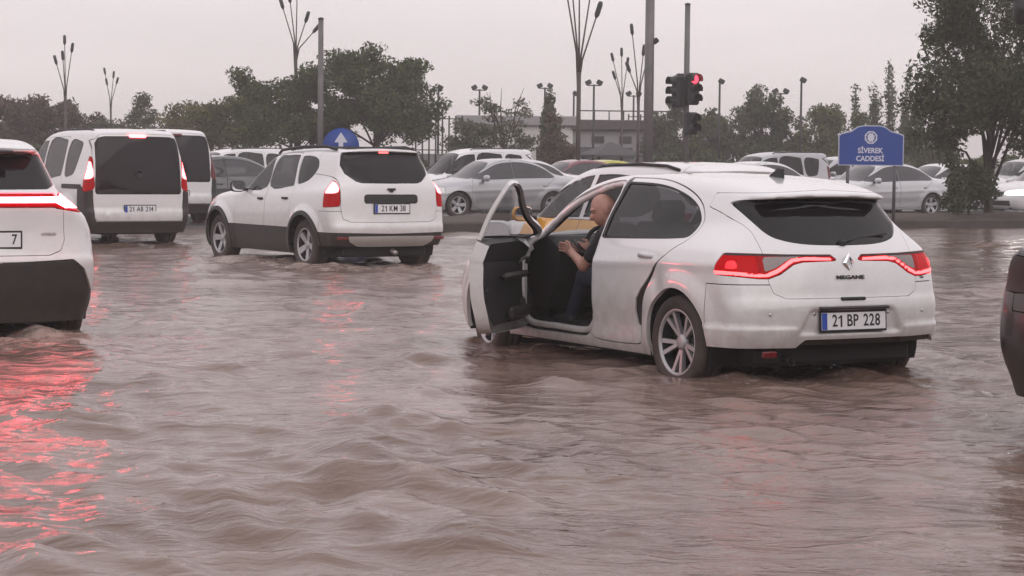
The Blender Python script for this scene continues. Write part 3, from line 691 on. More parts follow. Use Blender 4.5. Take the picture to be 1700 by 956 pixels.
# ---------------------------------------------------------------- buildings
mat('white_render', (.68, .66, .65), .85, var=.12, vscale=.7); mat('grey_render', (.33, .315, .325), .85, var=.15, vscale=.6); mat('roof_slab', (.09, .075, .075), .8, var=.2); mat('dark_tile', (.05, .047, .05), .7, var=.25, vscale=4)
mat('window_dark', (.03, .03, .035), .1); mat('galvanised', (.22, .21, .21), .45, metal=.5, var=.2, vscale=3); mat('pole_grey', (.15, .14, .14), .5, metal=.3, var=.25, vscale=2); mat('lamp_brown', (.055, .038, .036), .5, metal=.2, var=.2); mat('dark_metal', (.03, .03, .032), .5, metal=.3)
def building():
    Y = 92; x0, x1, x2 = base_at(764, Y)[0], base_at(948, Y)[0], base_at(1112, Y)[0]; root = empty('low_building', (x0, Y, .1), 0, 'low white and grey single-storey building with flat roofs beyond the road', 'building')
    w1, w2 = x1 - x0, x2 - x1; h1 = top_h(208, 850, Y); h2 = top_h(216, 1030, Y)
    MB().box((w1 / 2, 3, h1 / 2), (w1, 6, h1)).build('wall', MATS['white_render'], root); MB().box((w1 + w2 / 2 + .005, 2.6, h2 / 2), (w2, 5, h2)).build('wall', MATS['grey_render'], root)
    MB().box((w1 / 2, 3, h1 + .21), (w1 + .5, 6.5, .42), .03).build('roof', MATS['grey_render'], root)
    r = MB().box((w1 + w2 / 2 + .1, 2.6, h2 + .22), (w2 + .3, 5.6, .44), .03).build('roof', MATS['roof_slab'], root)
    for i in range(7): MB().box((w1 + .3 + (w2 - .5) * i / 6, 0, h2 + .62), (.05, .05, .40)).build('railing_post', MATS['dark_metal'], r)
    MB().box((w1 + w2 / 2 + .05, 0, h2 + .83), (w2 - .3, .05, .05)).build('railing', MATS['dark_metal'], r)
    for x, z, ww, hh in ((w1 + 1.1, h2 - .42, .45, .22), (w1 + 2.3, h2 - .42, .45, .22), (w1 + 3.5, h2 - .42, .45, .22), (1.0, 1.55, .7, .7), (3.6, 1.55, .7, .7)):
        y = .09 if x > w1 else -.01
        f = MB().box((x, y, z), (ww + .1, .06, hh + .1)).build('window', MATS['roof_slab' if x > w1 else 'white_render'], root); MB().box((x, y - .035, z), (ww, .03, hh)).build('pane', MATS['window_dark'], f)
    d = MB().box((2.2, -.01, 1.0), (.9, .06, 2.0)).build('door', MATS['galvanised'], root); MB().box((2.52, -.06, 1.0), (.03, .04, .12)).build('handle', MATS['dark_metal'], d)
    a = MB(); a.add([(w1 + .1, 0.0, h2 - .75), (w1 + 2.6, 0.0, h2 - .75), (w1 + 2.6, -1.4, h2 - 1.15), (w1 + .1, -1.4, h2 - 1.15), (w1 + .1, 0.0, h2 - .85), (w1 + 2.6, 0.0, h2 - .85), (w1 + 2.6, -1.4, h2 - 1.25), (w1 + .1, -1.4, h2 - 1.25)], [(0, 3, 2, 1), (4, 5, 6, 7), (3, 7, 6, 2), (0, 4, 7, 3), (1, 2, 6, 5)]); a.build('awning', MATS['dark_tile'], root)
building()
def gazebo():
    Y = 82; x, _, z = at(1013, 257, Y); root = empty('gazebo', (x, Y, .1), R(20), 'small dark pyramid-roofed gazebo in front of the grey building', 'gazebo'); e = z - .1; a = top_h(235, 1013, Y); w_ = 1.0
    b = MB(); b.add([(-w_, -w_, e), (w_, -w_, e), (w_, w_, e), (-w_, w_, e), (0, 0, a), (-w_, -w_, e - .06), (w_, -w_, e - .06), (w_, w_, e - .06), (-w_, w_, e - .06)], [(0, 1, 4), (1, 2, 4), (2, 3, 4), (3, 0, 4), (0, 5, 6, 1), (1, 6, 7, 2), (2, 7, 8, 3), (3, 8, 5, 0), (8, 7, 6, 5)]); b.build('roof', MATS['dark_tile'], root)
    for sx in (-1, 1):
        for sy in (-1, 1): MB().tube([(sx * .8, sy * .8, -.02), (sx * .8, sy * .8, e)], .05, 8).build('post', MATS['bark'], root)
    MB().box((0, .6, .42), (1.4, .35, .06), .01).build('bench', MATS['bark'], root)
gazebo()
def fence(px0, px1, Y, py_top, nm, n):
    x0, x1 = base_at(px0, Y)[0], base_at(px1, Y)[0]; h = top_h(py_top, (px0 + px1) / 2, Y); root = empty('metal_fence', (x0, Y, .1), 0, nm, 'fence'); L_ = x1 - x0
    for i in range(n): MB().tube([(L_ * i / (n - 1), 0, -.02), (L_ * i / (n - 1), 0, h)], .035, 7).build('post', MATS['dark_metal'], root)
    for z in (h - .12, h * .55): MB().box((L_ / 2, -.05, z), (L_, .03, .04)).build('rail', MATS['dark_metal'], root)
    MB().box((L_ / 2, .12, h * .25), (L_, .12, h * .5)).build('low_wall', MATS['grey_render'], root)
fence(688, 765, 86, 192, 'dark post fence on a low wall left of the white building', 8)
fence(1040, 1180, 98, 190, 'dark post fence behind the thick grey pole', 8)

# ---------------------------------------------------------------- poles, lamps, signs
def reed_lamp(px, Y, py_fork, stalks, nm, r=.06, group='lamp clusters shaped like reeds'):
    """one trunk that fans out into thin stalks with bulrush-shaped heads; stalks: (px, py of the head)"""
    x, _, z0 = base_at(px, Y); root = empty('reed_lamp', (x, Y, z0), 0, nm, 'street lamp', group); hf = at(px, py_fork, Y)[2] - z0
    MB().tube([(0, 0, -.05), (0, 0, hf * .5), (0, 0, hf)], [r * 1.2, r, r * .95], 10).build('trunk', MATS['lamp_brown'], root)
    for i, (hx, hy) in enumerate(stalks):
        p = at(hx, hy, Y); dx, hz = p[0] - x, p[2] - z0; y = (.25, -.2, .1, -.3, .3, 0)[i % 6] * abs(hz - hf) * .2
        st = MB().tube([(dx * .02, 0, hf * (.78 + .04 * i)), (dx * .18, y * .2, hf + (hz - hf) * .22), (dx, y, hz)], [r * .55, r * .42, r * .3], 7).build('stalk', MATS['lamp_brown'], root)
        d = Vector((dx, y, hz - hf)).normalized(); P = Vector((dx, y, hz)); L_ = r * 6.0
        MB().tube([P - d * L_ * .2, P + d * L_ * .05, P + d * L_ * .8, P + d * L_ * 1.0, P + d * L_ * 1.05], [r * .45, r * 1.15, r * 1.15, r * .9, r * .2], 9).build('lamp_head', MATS['dark_metal'], st)
reed_lamp(957, 68, 120, ((938, -30), (950, -12), (962, -25), (980, -8), (991, 25)), 'large brown reed lamp cluster in front of the building, reaching out of the picture', .075)
reed_lamp(1056, 74, 160, ((1050, 55), (1045, 118), (1068, 90), (1080, 75)), 'brown reed lamp cluster directly left of the thick grey pole', .055)
reed_lamp(1029, 84, 170, ((1018, 100), (1021, 130), (1032, 92), (1041, 108)), 'smaller reed lamp cluster, third left of the thick pole', .05)
reed_lamp(489, 78, 88, ((469, 12), (482, 2), (493, -10), (508, 35), (521, 52)), 'reed lamp cluster rising above the spreading dark tree', .06)
reed_lamp(108, 86, 160, ((93, 105), (105, 98), (107, 72), (120, 85)), 'tall reed lamp cluster above the trees at far left', .055)
reed_lamp(183, 96, 175, ((174, 122), (178, 140), (188, 128), (194, 138)), 'small distant reed lamp cluster left of the van roof centre', .045)
def straight_pole(name, px, Y, r0, r1, py_top, nm, m, cat='pole', cap=True):
    x, y = (px - 850) / FPX * Y, Y; z0 = .2 if Y < 60 else .1; h = at(px, py_top, Y)[2] - z0; root = empty(name, (x, y, z0), 0, nm, cat)
    MB().tube([(0, 0, -.05), (0, 0, h * .5), (0, 0, h)], [r0, (r0 + r1) / 2, r1], 16).build('shaft', MATS[m], root); MB().box((0, 0, .02), (r0 * 4, r0 * 4, .03), .005).build('base_plate', MATS[m], root)
    if cap: MB().lathe([(r1 * 1.1, 0), (r1 * 1.1, .04), (.001, .06)], 14, 'z', (0, 0, h - .01)).build('cap', MATS['dark_metal'], root)
    return root, h
pr, ph = straight_pole('lighting_mast', 1073, 47.4, .115, .10, -60, 'thick grey lighting mast reaching out of the picture', 'pole_grey')
MB().box((.13, -.02, at(1087, 68, 47.4)[2] - .2), (.14, .1, .12), .02, Matrix.Rotation(R(-35), 3, 'Y')).build('bracket', MATS['dark_metal'], pr)
straight_pole('grey_pole', 530, 48, .068, .06, 32, 'slim grey pole in front of the big dark trees', 'pole_grey')
sr, sh_ = straight_pole('traffic_signal', 1135, 47.8, .075, .06, 8, 'traffic signal pole with black heads showing a red light', 'pole_grey', 'traffic light')
def signal_head(root, ang, z, n, lit, dx):
    M = Matrix.Rotation(ang, 4, 'Z') @ Matrix.Translation((0, -dx, 0))
    def pl(mb, nm, m, par): me = mb.mesh(nm); me.transform(M); return link(nm, me, MATS[m], par)
    hd = pl(MB().box((0, 0, z), (.30, .20, .22 * n + .06), .04), 'signal_head', 'dark_metal', root)
    for i in range(n):
        zz = z + (n - 1) * .11 - i * .22; on = lit == i
        pl(MB().lathe([(.10, 0), (.09, .012), (.001, .02)], 18, 'y', (0, -.10, zz), Matrix.Scale(-1, 3)), 'lens', 'red_signal' if on else 'ink', hd)
        v = MB(); n_ = 12
        V = [(.115 * math.cos(math.pi * (j / n_ * 1.3 - .15)), -.10 - d_, zz + .115 * math.sin(math.pi * (j / n_ * 1.3 - .15))) for d_ in (0, .17) for j in range(n_ + 1)]
        v.add(V, [(j, j + 1, n_ + 2 + j, n_ + 1 + j) for j in range(n_)], True); pl(v, 'visor', 'dark_metal', hd)
mat('red_signal', (.6, .03, .05), .3, emit=(1, .05, .09), es=3.2)
z = at(1140, 148, 47.8)[2] - .2
signal_head(sr, R(28), z, 3, 0, .24); signal_head(sr, R(-62), z - .06, 3, -1, .22); signal_head(sr, R(200), z, 3, -1, .22)
signal_head(sr, R(28), at(1146, 205, 47.8)[2] - .2, 2, -1, .20)

mat('sign_blue', (.006, .048, .27), .35, var=.08); mat('sign_edge', (.45, .47, .58), .4); mat('sign_white', (.62, .64, .75), .5); mat('sign_post', (.10, .10, .115), .5, metal=.4)
def street_sign():
    Y = 45.6; cx, _, zt = at(1447, 208, Y); zb = at(1447, 275, Y)[2]; W_ = 109 / FPX * Y; H_ = zt - zb; zs = zb + H_ * .78; root = empty('street_name_sign', (cx, Y, .2), R(2), 'blue street name sign with white emblem and lettering on two posts', 'sign')
    def outline(g):
        w = W_ / 2 - g; pts = [(-w, g), (w, g), (w, H_ * .76 - g), (w - .06, H_ * .80 - g), (w * .62, H_ * .86 - g), (w * .42, H_ * .97 - g), (w * .25, H_ - g), (-w * .25, H_ - g), (-w * .42, H_ * .97 - g), (-w * .62, H_ * .86 - g), (-w + .06, H_ * .80 - g), (-w, H_ * .76 - g)]; return [(a, b + zb - .2) for a, b in pts]
    MB().prism(outline(0), .03, lambda a, b, c: (a, c, b)).build('panel_edge', MATS['sign_edge'], root)
    pn = MB().prism(outline(.022), .006, lambda a, b, c: (a, c - .006, b)).build('panel', MATS['sign_blue'], root)
    for t, zz in (('SİVEREK', .37), ('CADDESİ', .17)):
        me = text_mesh(t, .155, .002, 'CENTER', .93, .004); me.transform(Matrix.Translation((-.02, -.010, zb - .2 + H_ * zz)) @ Matrix.Rotation(math.pi / 2, 4, 'X')); link('lettering', me, MATS['sign_white'], pn)
    e = MB(); c = (-.01, zb - .2 + H_ * .70)
    V = []; n = 8
    for r_ in (.145, .118): V += [(c[0] + r_ * math.cos(2 * math.pi * (i + .5) / n), -.012, c[1] + r_ * math.sin(2 * math.pi * (i + .5) / n)) for i in range(n)]
    e.add(V, [(i, (i + 1) % n, n + (i + 1) % n, n + i) for i in range(n)]); e.add([(c[0] + .075 * math.cos(2 * math.pi * i / 16), -.012, c[1] + .09 * math.sin(2 * math.pi * i / 16)) for i in range(16)], [tuple(range(16))[::-1]])
    for i in range(8):
        a = 2 * math.pi * (i + .5) / 8; e.add([(c[0] + r_ * math.cos(a + d), -.012, c[1] + r_ * math.sin(a + d)) for r_, d in ((.088, -.12), (.112, -.06), (.112, .06), (.088, .12))], [(0, 1, 2, 3)])
    e.build('emblem', MATS['sign_white'], pn)
    for px in (1405, 1483):
        x = (px - 850) / FPX * Y - cx; MB().tube([(x, .06, -.1), (x, .06, zb - .2 + H_ * .6)], .036, 10).build('post', MATS['sign_post'], root)
street_sign()
def arrow_sign():
    Y = 41.6; x, _, z = at(566, 243, Y); root = empty('arrow_sign', (x, Y, .2), R(3), 'round blue sign with a white upward arrow behind the off-roader roof', 'sign'); r = .36; z -= .2
    MB().lathe([(.001, 0), (r, 0), (r, .02), (.001, .02)], 36, 'y', (0, 0, z)).build('disc', MATS['sign_blue'], root)
    a = MB(); a.add([(p, -.006, z + q) for p, q in ((-.045, -.26), (.045, -.26), (.045, .08), (.13, .08), (0, .28), (-.13, .08), (-.045, .08))], [tuple(range(7))]); a.build('arrow', MATS['sign_white'], root)
    MB().tube([(0, .05, -.1), (0, .05, z + .3)], .03, 10).build('post', MATS['sign_post'], root)
arrow_sign()
def park_lamp(px, Y, py, nm, heads=2):
    x, _, z0 = base_at(px, Y); h = at(px, py, Y)[2] - z0; root = empty('park_lamp', (x, Y, z0), 0, nm, 'street lamp', 'floodlight posts in the park')
    MB().tube([(0, 0, -.05), (0, 0, h)], [.06, .045], 8).build('post', MATS['dark_metal'], root)
    if heads == 2: MB().box((0, 0, h - .04), (.55, .05, .05)).build('crossbar', MATS['dark_metal'], root)
    for sx in ((-1, 1) if heads == 2 else (.3,)): MB().box((sx * .24, 0, h + .08), (.26, .22, .2), .03, Matrix.Rotation(R(28 * (1 if sx > 0 else -1)), 3, 'Y')).build('lamp_head', MATS['dark_metal'], root)
for px, Y, py, nm, k_ in ((725, 92, 148, 'single floodlight post right of the tallest dark tree', 1), (793, 96, 148, 'twin floodlight post above the left end of the building', 2), (901, 98, 145, 'twin floodlight post above the narrow tree', 2), (982, 90, 140, 'twin floodlight post right of the large reed lamp', 2), (949, 98, 158, 'single floodlight post left of the large reed lamp', 1),
                       (1190, 90, 138, 'single floodlight post right of the traffic signal', 1), (1291, 94, 154, 'twin floodlight post between the ragged trees', 2), (1325, 88, 136, 'single floodlight post above the olive tree', 1), (1517, 92, 152, 'single floodlight post right of the spiky poplars', 1), (1048, 100, 158, 'twin floodlight post between reed lamps', 2)):
    park_lamp(px, Y, py, nm, k_)
# ---------------------------------------------------------------- street frame: the cars drive towards (-.48, .877)
HEAD = math.atan2(.877, -.48)
def place(root, ref, px, Y, sink, head=HEAD):
    """stand the thing so that its local point ref (x, y) is seen in column px at distance Y; sink = water depth there"""
    c, s = math.cos(head), math.sin(head); X = (px - 850) / FPX * Y
    root.location = (X - (ref[0] * c - ref[1] * s), Y - (ref[0] * s + ref[1] * c), -sink); root.rotation_euler = (0, 0, head)
    return root

def ell(a, b, n=24, c=(0, 0)): return [(c[0] + a * math.cos(2 * math.pi * i / n), c[1] + b * math.sin(2 * math.pi * i / n)) for i in range(n)]

def mirror(parent, x, y, z, sgn, paint, sx=1.0):
    b = MB(); M = Matrix.Scale(1, 4)
    V = []; F = []; n = 14
    rings = [(-.0, .085, .062), (.03, .10, .075), (.08, .085, .062), (.115, .045, .03), (.12, .002, .002)]
    for dx, a, c in rings:
        for i in range(n):
            t = 2 * math.pi * i / n; e = lambda q: math.copysign(abs(q)**.6, q)
            V.append((x + dx, y + sgn * (.12 + a * e(math.cos(t)) * 1.15), z + c * e(math.sin(t)) * 1.1))
    for r in range(len(rings) - 1):
        for i in range(n): F.append((r * n + i, r * n + (i + 1) % n, (r + 1) * n + (i + 1) % n, (r + 1) * n + i))
    b.add(V, F, True)
    o = b.build('door_mirror', MATS[paint], parent)
    g = MB(); g.add([(x + .004, y + sgn * (.12 + .09 * 1.15 * math.copysign(abs(math.cos(t))**.6, math.cos(t))), z + .066 * math.copysign(abs(math.sin(t))**.6, math.sin(t))) for t in [2 * math.pi * i / n for i in range(n)]], [tuple(range(n))])
    g.build('mirror_glass', MATS['mirror_glass'], o)
    MB().box((x + .05, y + sgn * .01, z - .045), (.07, .12, .045), .012).build('mirror_arm', MATS['trim'], o)
    return o

def handle(parent, x, y, z, sgn, m, length=.2):
    b = MB(); pts = [(x - length / 2, y - sgn * .01, z), (x - length * .38, y + sgn * .028, z), (x + length * .38, y + sgn * .03, z), (x + length / 2, y - sgn * .01, z)]
    V = []; F = []
    for p in pts:
        for dy, dz in ((-.008, -.013), (.006, -.016), (.008, .014), (-.008, .014)): V.append((p[0], p[1] + sgn * dy, p[2] + dz))
    for i in range(3):
        for k in range(4): F.append((i * 4 + k, i * 4 + (k + 1) % 4, i * 4 + 4 + (k + 1) % 4, i * 4 + 4 + k))
    F += [(3, 2, 1, 0), (12, 13, 14, 15)]
    b.add(V, F, True); return b.build('door_handle', MATS[m], parent)

def yside(sh, x, z, sgn):
    """half width of a shell near (x, z)"""
    V = sh.V; d = (V[:, 0] - x)**2 + (V[:, 2] - z)**2 + np.where(V[:, 1] * sgn > .3, 0, 9.); return abs(V[d.argmin(), 1])
def xrear(sh, y, z):
    V = sh.V; d = (V[:, 1] - y)**2 + (V[:, 2] - z)**2 + np.where(V[:, 0] < 1.0, V[:, 0] * .0, 9.); return V[d.argmin(), 0]

def seats(root, pos, m='seat_cloth'):
    for x, y, w in pos:
        s = empty('seat', (0, 0, 0)); s.parent = root
        M = Matrix.Rotation(R(-14), 3, 'Y')
        MB().box((x + .12, y, .50), (.5, w, .16), .05).build('cushion', MATS[m], s)
        MB().box((x - .17, y, .80), (.15, w, .60), .05, M).build('backrest', MATS[m], s)
        MB().box((x - .27, y, 1.16), (.10, .26, .18), .04, M).build('headrest', MATS[m], s)

def torus(mb, c, Rr, r, M, n=28, k=8):
    V = []; F = []
    for i in range(n):
        a = 2 * math.pi * i / n
        for j in range(k):
            b = 2 * math.pi * j / k; p = M @ Vector(((Rr + r * math.cos(b)) * math.cos(a), (Rr + r * math.cos(b)) * math.sin(a), r * math.sin(b))); V.append(p + Vector(c))
    for i in range(n):
        for j in range(k): F.append((i * k + j, ((i + 1) % n) * k + j, ((i + 1) % n) * k + (j + 1) % k, i * k + (j + 1) % k))
    mb.add(V, F, True)

def interior(root, xdash, ydrv, zf=.30):
    b = MB(); b.prism([(xdash - .28, .62), (xdash - .32, .86), (xdash - .12, .95), (xdash + .35, .95), (xdash + .4, .4), (xdash - .1, .4)], 1.36, lambda a, c, d: (a, -.68 + d, c)); b.build('dashboard', MATS['trim'], root)
    MB().box((xdash - 1.1, 0, zf - .03), (2.6, 1.5, .06)).build('cabin_floor', MATS['lining'], root)
    s = MB(); torus(s, (xdash - .5, ydrv, .86), .185, .016, Matrix.Rotation(R(-66), 3, 'Y')); s.tube([(xdash - .5, ydrv, .86), (xdash - .2, ydrv, .74)], .03)
    s.box((xdash - .5, ydrv, .86), (.05, .34, .04), .015); s.build('steering_wheel', MATS['trim'], root)

# ---------------------------------------------------------------- the white hatchback with its door open
HATCH = dict(L=4.36, W=1.81, h=.021, zmin=.15, k=.085,
    prof=[(.14, .15), (.06, .30), (.01, .42), (0, .56), (.012, .625), (.03, .66), (.05, .75), (.085, .88), (.13, .965), (.24, 1.10), (.345, 1.225), (.39, 1.275), (.39, 1.275), (.27, 1.30), (.27, 1.30), (.285, 1.325), (.5, 1.375), (.9, 1.425), (1.4, 1.447), (1.85, 1.442),
          (2.2, 1.415), (2.5, 1.345), (2.85, 1.17), (3.17, 1.0), (3.4, .955), (3.75, .905), (4.05, .835), (4.25, .735), (4.345, .6), (4.36, .45), (4.33, .28), (4.2, .15), (4.2, .15)],
    belt=[(0, 1.02), (.8, 1.005), (1.8, .965), (3.0, .925), (4.3, .80)],
    sec=[(.1, .13), (.22, .075), (.33, .035), (.5, .012), (.7, .0), (.86, .004), (.95, .03), (1.0, .052), (1.08, .088), (1.2, .145), (1.35, .235), (1.5, .33)],
    plan=[(-.1, .09), (.2, .045), (.6, .005), (1.2, .01), (2.6, .01), (3.5, .005), (3.9, .05), (4.36, .16)],
    plan_up=[(-.1, .30), (.3, .19), (.7, .10), (1.2, .03), (2.0, .0), (2.8, .0), (3.4, .02), (4.36, .15)],
    rear=.20, front=.42, crown=.055, pw=2.6, flare=.022, arches=[(.77, .32, .365), (3.44, .32, .365)],
    side=lambda x, z: -.016 * np.exp(-((z - .44) / .10)**2) * sstep(1.0, 1.4, x) * sstep(3.1, 2.7, x) + .008 * np.exp(-((z - .86) / .035)**2) * sstep(3.6, 3.0, x),
    extra=lambda x, y, z: .022 * sstep(.40, .34, np.abs(y) + (z - .5) * .5) * sstep(.405, .43, z) * sstep(.585, .555, z) * sstep(.5, .3, x)
        - .016 * sstep(.475, .445, z) * sstep(.38, .46, np.abs(y)) * sstep(.6, .3, x)
        + .020 * np.exp(-((x - 1.02) / .10)**2 - ((z - .70) / .09)**2) * (y > .5))
def build_hatch():
    root = empty('hatchback_car', label='white hatchback with its front door wide open and a man inside, standing in flood water', cat='car')
    full = car_shell(HATCH); AR = HATCH['arches']; P = 'white_paint'
    body = cut_arches(full, AR)
    _, body = body.cut(body.z() - .20 - .125 * sstep(.9, .5, body.x()))                      # open underneath
    # lower rear valance
    val, body = panel(body, rear_poly([(-.84, .1), (.40, .1), (.43, .315), (.36, .375), (-.74, .375), (-.80, .33)], 1.0, smooth=False), .002)
    val.obj('rear_valance', 'black_plastic', root, -.03)
    # windscreen and front end
    ws, body = panel(body, top_poly([(2.42, .0), (2.42, .45), (2.50, .52), (3.02, .62), (3.10, .62), (3.19, .45), (3.22, 0), (3.22, -.2), (2.42, -.2)], smooth=False, zmin=.95), .003)
    ws.obj('windscreen', 'clear_glass', root, -.006)
    bon, body = panel(body, top_poly([(3.24, -.3), (3.24, .45), (3.2, .64), (3.5, .73), (3.95, .68), (4.16, .45), (4.2, .0), (4.2, -.3)], zmin=.6, smooth=False)); bon.obj('bonnet', P, root, 0, .02)
    for s in (1, -1):
        hl, body = panel(body, side_poly([(3.92, .66), (4.25, .62), (4.4, .64), (4.4, .74), (4.1, .80), (3.9, .79)], s, ymin=.42)); hl.obj('headlight', 'clear_lens', root, -.004)
    # tail: lamps, glass, hatch, bumper
    lampP = [(.085, .893), (.125, .925), (.45, .928), (.93, .94), (1.2, .94), (1.2, .81), (.93, .80), (.66, .772), (.60, .772), (.52, .80), (.42, .862), (.35, .878), (.10, .885)]
    stripP = [(.12, .889), (.355, .890), (.425, .876), (.53, .812), (.60, .786), (.66, .784), (.90, .800), (1.2, .806), (1.2, .830), (.90, .824), (.66, .806), (.61, .806), (.54, .834), (.435, .897), (.36, .911), (.13, .909)]
    for s in (1, -1):
        def lf(V, s=s, PP=np.array(lampP)):
            return np.maximum(np.maximum(sdpoly(PP, V[:, 1] * s, V[:, 2]), V[:, 0] - (.35 - (V[:, 2] - .8) * .25)), .05 - V[:, 1] * s)
        lamp, body = panel(body, lf, .002)
        def sf(V, s=s, PP=np.array(stripP)): return np.maximum(sdpoly(PP, V[:, 1] * s, V[:, 2]), V[:, 0] - .36)
        st, lamp = lamp.cut(sf(lamp.V))
        sm, lens = lamp.cut(np.maximum(sdpoly(np.array([(.30, .922), (.44, .90), (.55, .84), (.62, .818), (.62, .915)]), lamp.y() * s, lamp.z()), lamp.x() - .4))
        edge, lens = lens.cut(.916 + .008 * np.clip((np.abs(lens.y()) - .3) / .6, 0, 1) - lens.z())
        glow, lens = lens.cut(np.maximum(.66 - np.abs(lens.y()), .0 * lens.y() - 1) + .0)
        core, glow = glow.cut(np.maximum(np.maximum(.785 - np.abs(glow.y()), np.abs(glow.z() - .862) - .026), glow.x() - .27))
        lo = lens.obj('tail_light', 'red_lens', root, -.002, .03); core.obj('lamp_core', 'red_mid', lo, -.001); edge.obj('lens_edge', 'ink', lo, .001); glow.obj('outer_lens', 'red_soft', lo, -.003); st.obj('light_strip', 'red_glow', lo, .0); sm.obj('lens_panel', 'smoke_lens', lo, -.004)
        # dark joint between the wing and the hatch half
    rg, body = panel(body, rear_poly([(0, .985), (.30, .995), (.47, 1.028), (.535, 1.072), (.58, 1.15), (.598, 1.25), (.55, 1.274), (0, 1.285), (0, 1.285), (0, .985)], 1.0, sym=True), .003)
    _, rg2 = rg, rg
    rgo = rg.obj('rear_window', 'dark_glass', root, -.006)
    hat, body = panel(body, rear_poly([(0, .645), (.50, .645), (.58, .68), (.605, .76), (.605, .95), (.612, 1.06), (.64, 1.15), (.652, 1.27), (.59, 1.318), (0, 1.345), (-.3, 1.34), (-.3, .645)], .75, sym=True, smooth=False), .0016)
    ho = hat.obj('tailgate', P, root, 0, .02)
    rgo.parent = ho
    bum, body = panel(body, lambda V: np.maximum(np.maximum(V[:, 2] - .735 + .0 * V[:, 0], V[:, 0] - .42 - .0 * V[:, 2]), .0 * V[:, 0] - 1), .003)
    bo = bum.obj('rear_bumper', P, root, 0, .02)
    # doors
    win_f = [(2.93, .968), (2.66, 1.105), (2.38, 1.235), (2.15, 1.315), (1.98, 1.345), (1.915, 1.33), (1.905, 1.2), (1.905, .985), (1.905, .985), (2.4, .975), (2.90, .958)]
    win_r = [(1.81, .99), (1.81, .99), (1.80, 1.365), (1.80, 1.365), (1.4, 1.352), (1.1, 1.305), (.88, 1.225), (.775, 1.125), (.775, 1.045), (.84, 1.025), (1.3, 1.005)]
    door_f = [(2.90, .27), (3.0, .33), (3.01, .6), (3.0, .93), (2.70, 1.125), (2.40, 1.272), (2.16, 1.352), (1.97, 1.383), (1.86, 1.365), (1.855, .95), (1.88, .42), (1.93, .31), (2.02, .27), (2.5, .262)]
    door_r = [(1.855, 1.405), (1.855, 1.405), (1.4, 1.398), (1.07, 1.345), (.84, 1.25), (.735, 1.13), (.745, 1.02), (.88, .93), (1.04, .80), (1.16, .62), (1.2, .45), (1.24, .29), (1.35, .262), (1.85, .262), (1.915, .30), (1.872, .42), (1.847, .95)]
    for s in (1, -1):
        d, body = panel(body, side_poly(door_f, s, 5))
        g, d = panel(d, side_poly(win_f, s, ymin=.3), .002)
        sl_, d = panel(d, lambda V, f=side_poly(win_f, s, ymin=.3): f(V) - .016, .0); 
        frm, d = d.cut(.955 - d.z())
        do = d.obj('door', P, root, 0, .10 if s > 0 else .03, lambda c: c[:, 2] < .945)
        frm.obj('window_frame', P, do, 0, .028, lambda c: c[:, 2] > .965)
        g.obj('door_window', 'clear_glass', do, -.01); sl_.obj('window_seal', 'trim', do, -.002, .012)
        inner, _ = d.cut(np.maximum(sdpoly(np.array([(2.95, .33), (2.97, .90), (2.90, .955), (1.93, .965), (1.92, .9), (1.97, .38), (2.05, .33)]), d.x(), d.z()), -1))
        pan = inner.obj('door_trim', 'trim', do, -.085, .0)
        yb = yside(d, 2.0, .85, s)
        handle(do, 2.03, s * (yb - .008), .845, s, P)
        if s > 0:
            ar = MB(); ar.box((2.45, s * .73, .68), (.6, .06, .05), .02); ar.box((2.62, s * .745, .40), (.5, .05, .09), .02); ar.tube([(2.5, s * .72, .76), (2.54, s * .70, .80), (2.68, s * .70, .80), (2.72, s * .72, .76)], .012)
            ar.build('armrest', MATS['black_plastic'], do)
            hs = MB()                                         # latch and speaker on the shut face and trim
            hs.box((1.885, s * .80, .66), (.012, .035, .06), .004); hs.box((1.885, s * .77, .60), (.012, .03, .03), .004); hs.box((1.885, s * .81, .58), (.012, .02, .02), .004); hs.build('latch', MATS['ink'], do)
            sp = MB(); sp.lathe([(.085, 0), (.07, .012), (.001, .016)], 20, 'y', (2.78, s * .765, .42), Matrix.Scale(-1, 3)); sp.build('speaker', MATS['black_plastic'], do)
        mirror(do, 2.83, s * .875, .985, s, P)
        if s > 0:
            th = R(45); h = Vector((2.99, .80, 0)); rm = Matrix.Rotation(-th, 3, 'Z'); do.rotation_euler = (0, 0, -th); do.location = h - rm @ h
            do['label'] = 'driver door swung wide open'
            jb = MB(); lp = cr([(2.95, .36), (2.97, .6), (2.96, .92), (2.66, 1.115), (2.38, 1.258), (2.14, 1.335), (1.98, 1.36), (1.90, 1.34), (1.895, .95), (1.92, .44), (1.97, .35), (2.06, .305), (2.5, .30), (2.86, .305)], 6, True)
            jp = [(x, yside(full, x, z, 1) - .055, z) for x, z in lp]; jb.tube(jp + [jp[0]], .026, 8, False); jb.build('door_jamb', MATS[P], root)
        d, body = panel(body, side_poly(door_r, s, 5))
        g, d = panel(d, side_poly(win_r, s, ymin=.3), .002)
        sl_, d = panel(d, lambda V, f=side_poly(win_r, s, ymin=.3): f(V) - .014, .0)
        pil, d = d.cut(np.maximum(1.797 - d.x(), .985 - d.z()))
        if s > 0:   # torn rear edge: dark wedge where the door skin meets the dented wing
            tear, d = d.cut(np.maximum(sdpoly(np.array([(.93, .905), (1.0, .80), (1.12, .62), (1.18, .40), (1.285, .40), (1.295, .50), (1.275, .58), (1.225, .64), (1.16, .70), (1.07, .80)]), d.x(), d.z()), -1)); tear.obj('torn_edge', 'ink', root, -.012)
        do = d.obj('door', P, root, 0, .03)
        pil.obj('pillar_trim', 'dark_glass', do, -.003, .02); g.obj('door_window', 'tinted_glass', do, -.01); sl_.obj('window_seal', 'trim', do, -.002, .012)
        handle(do, 1.06 + .10, s * (yside(d, 1.16, .90, s) - .008), .885, s, P)
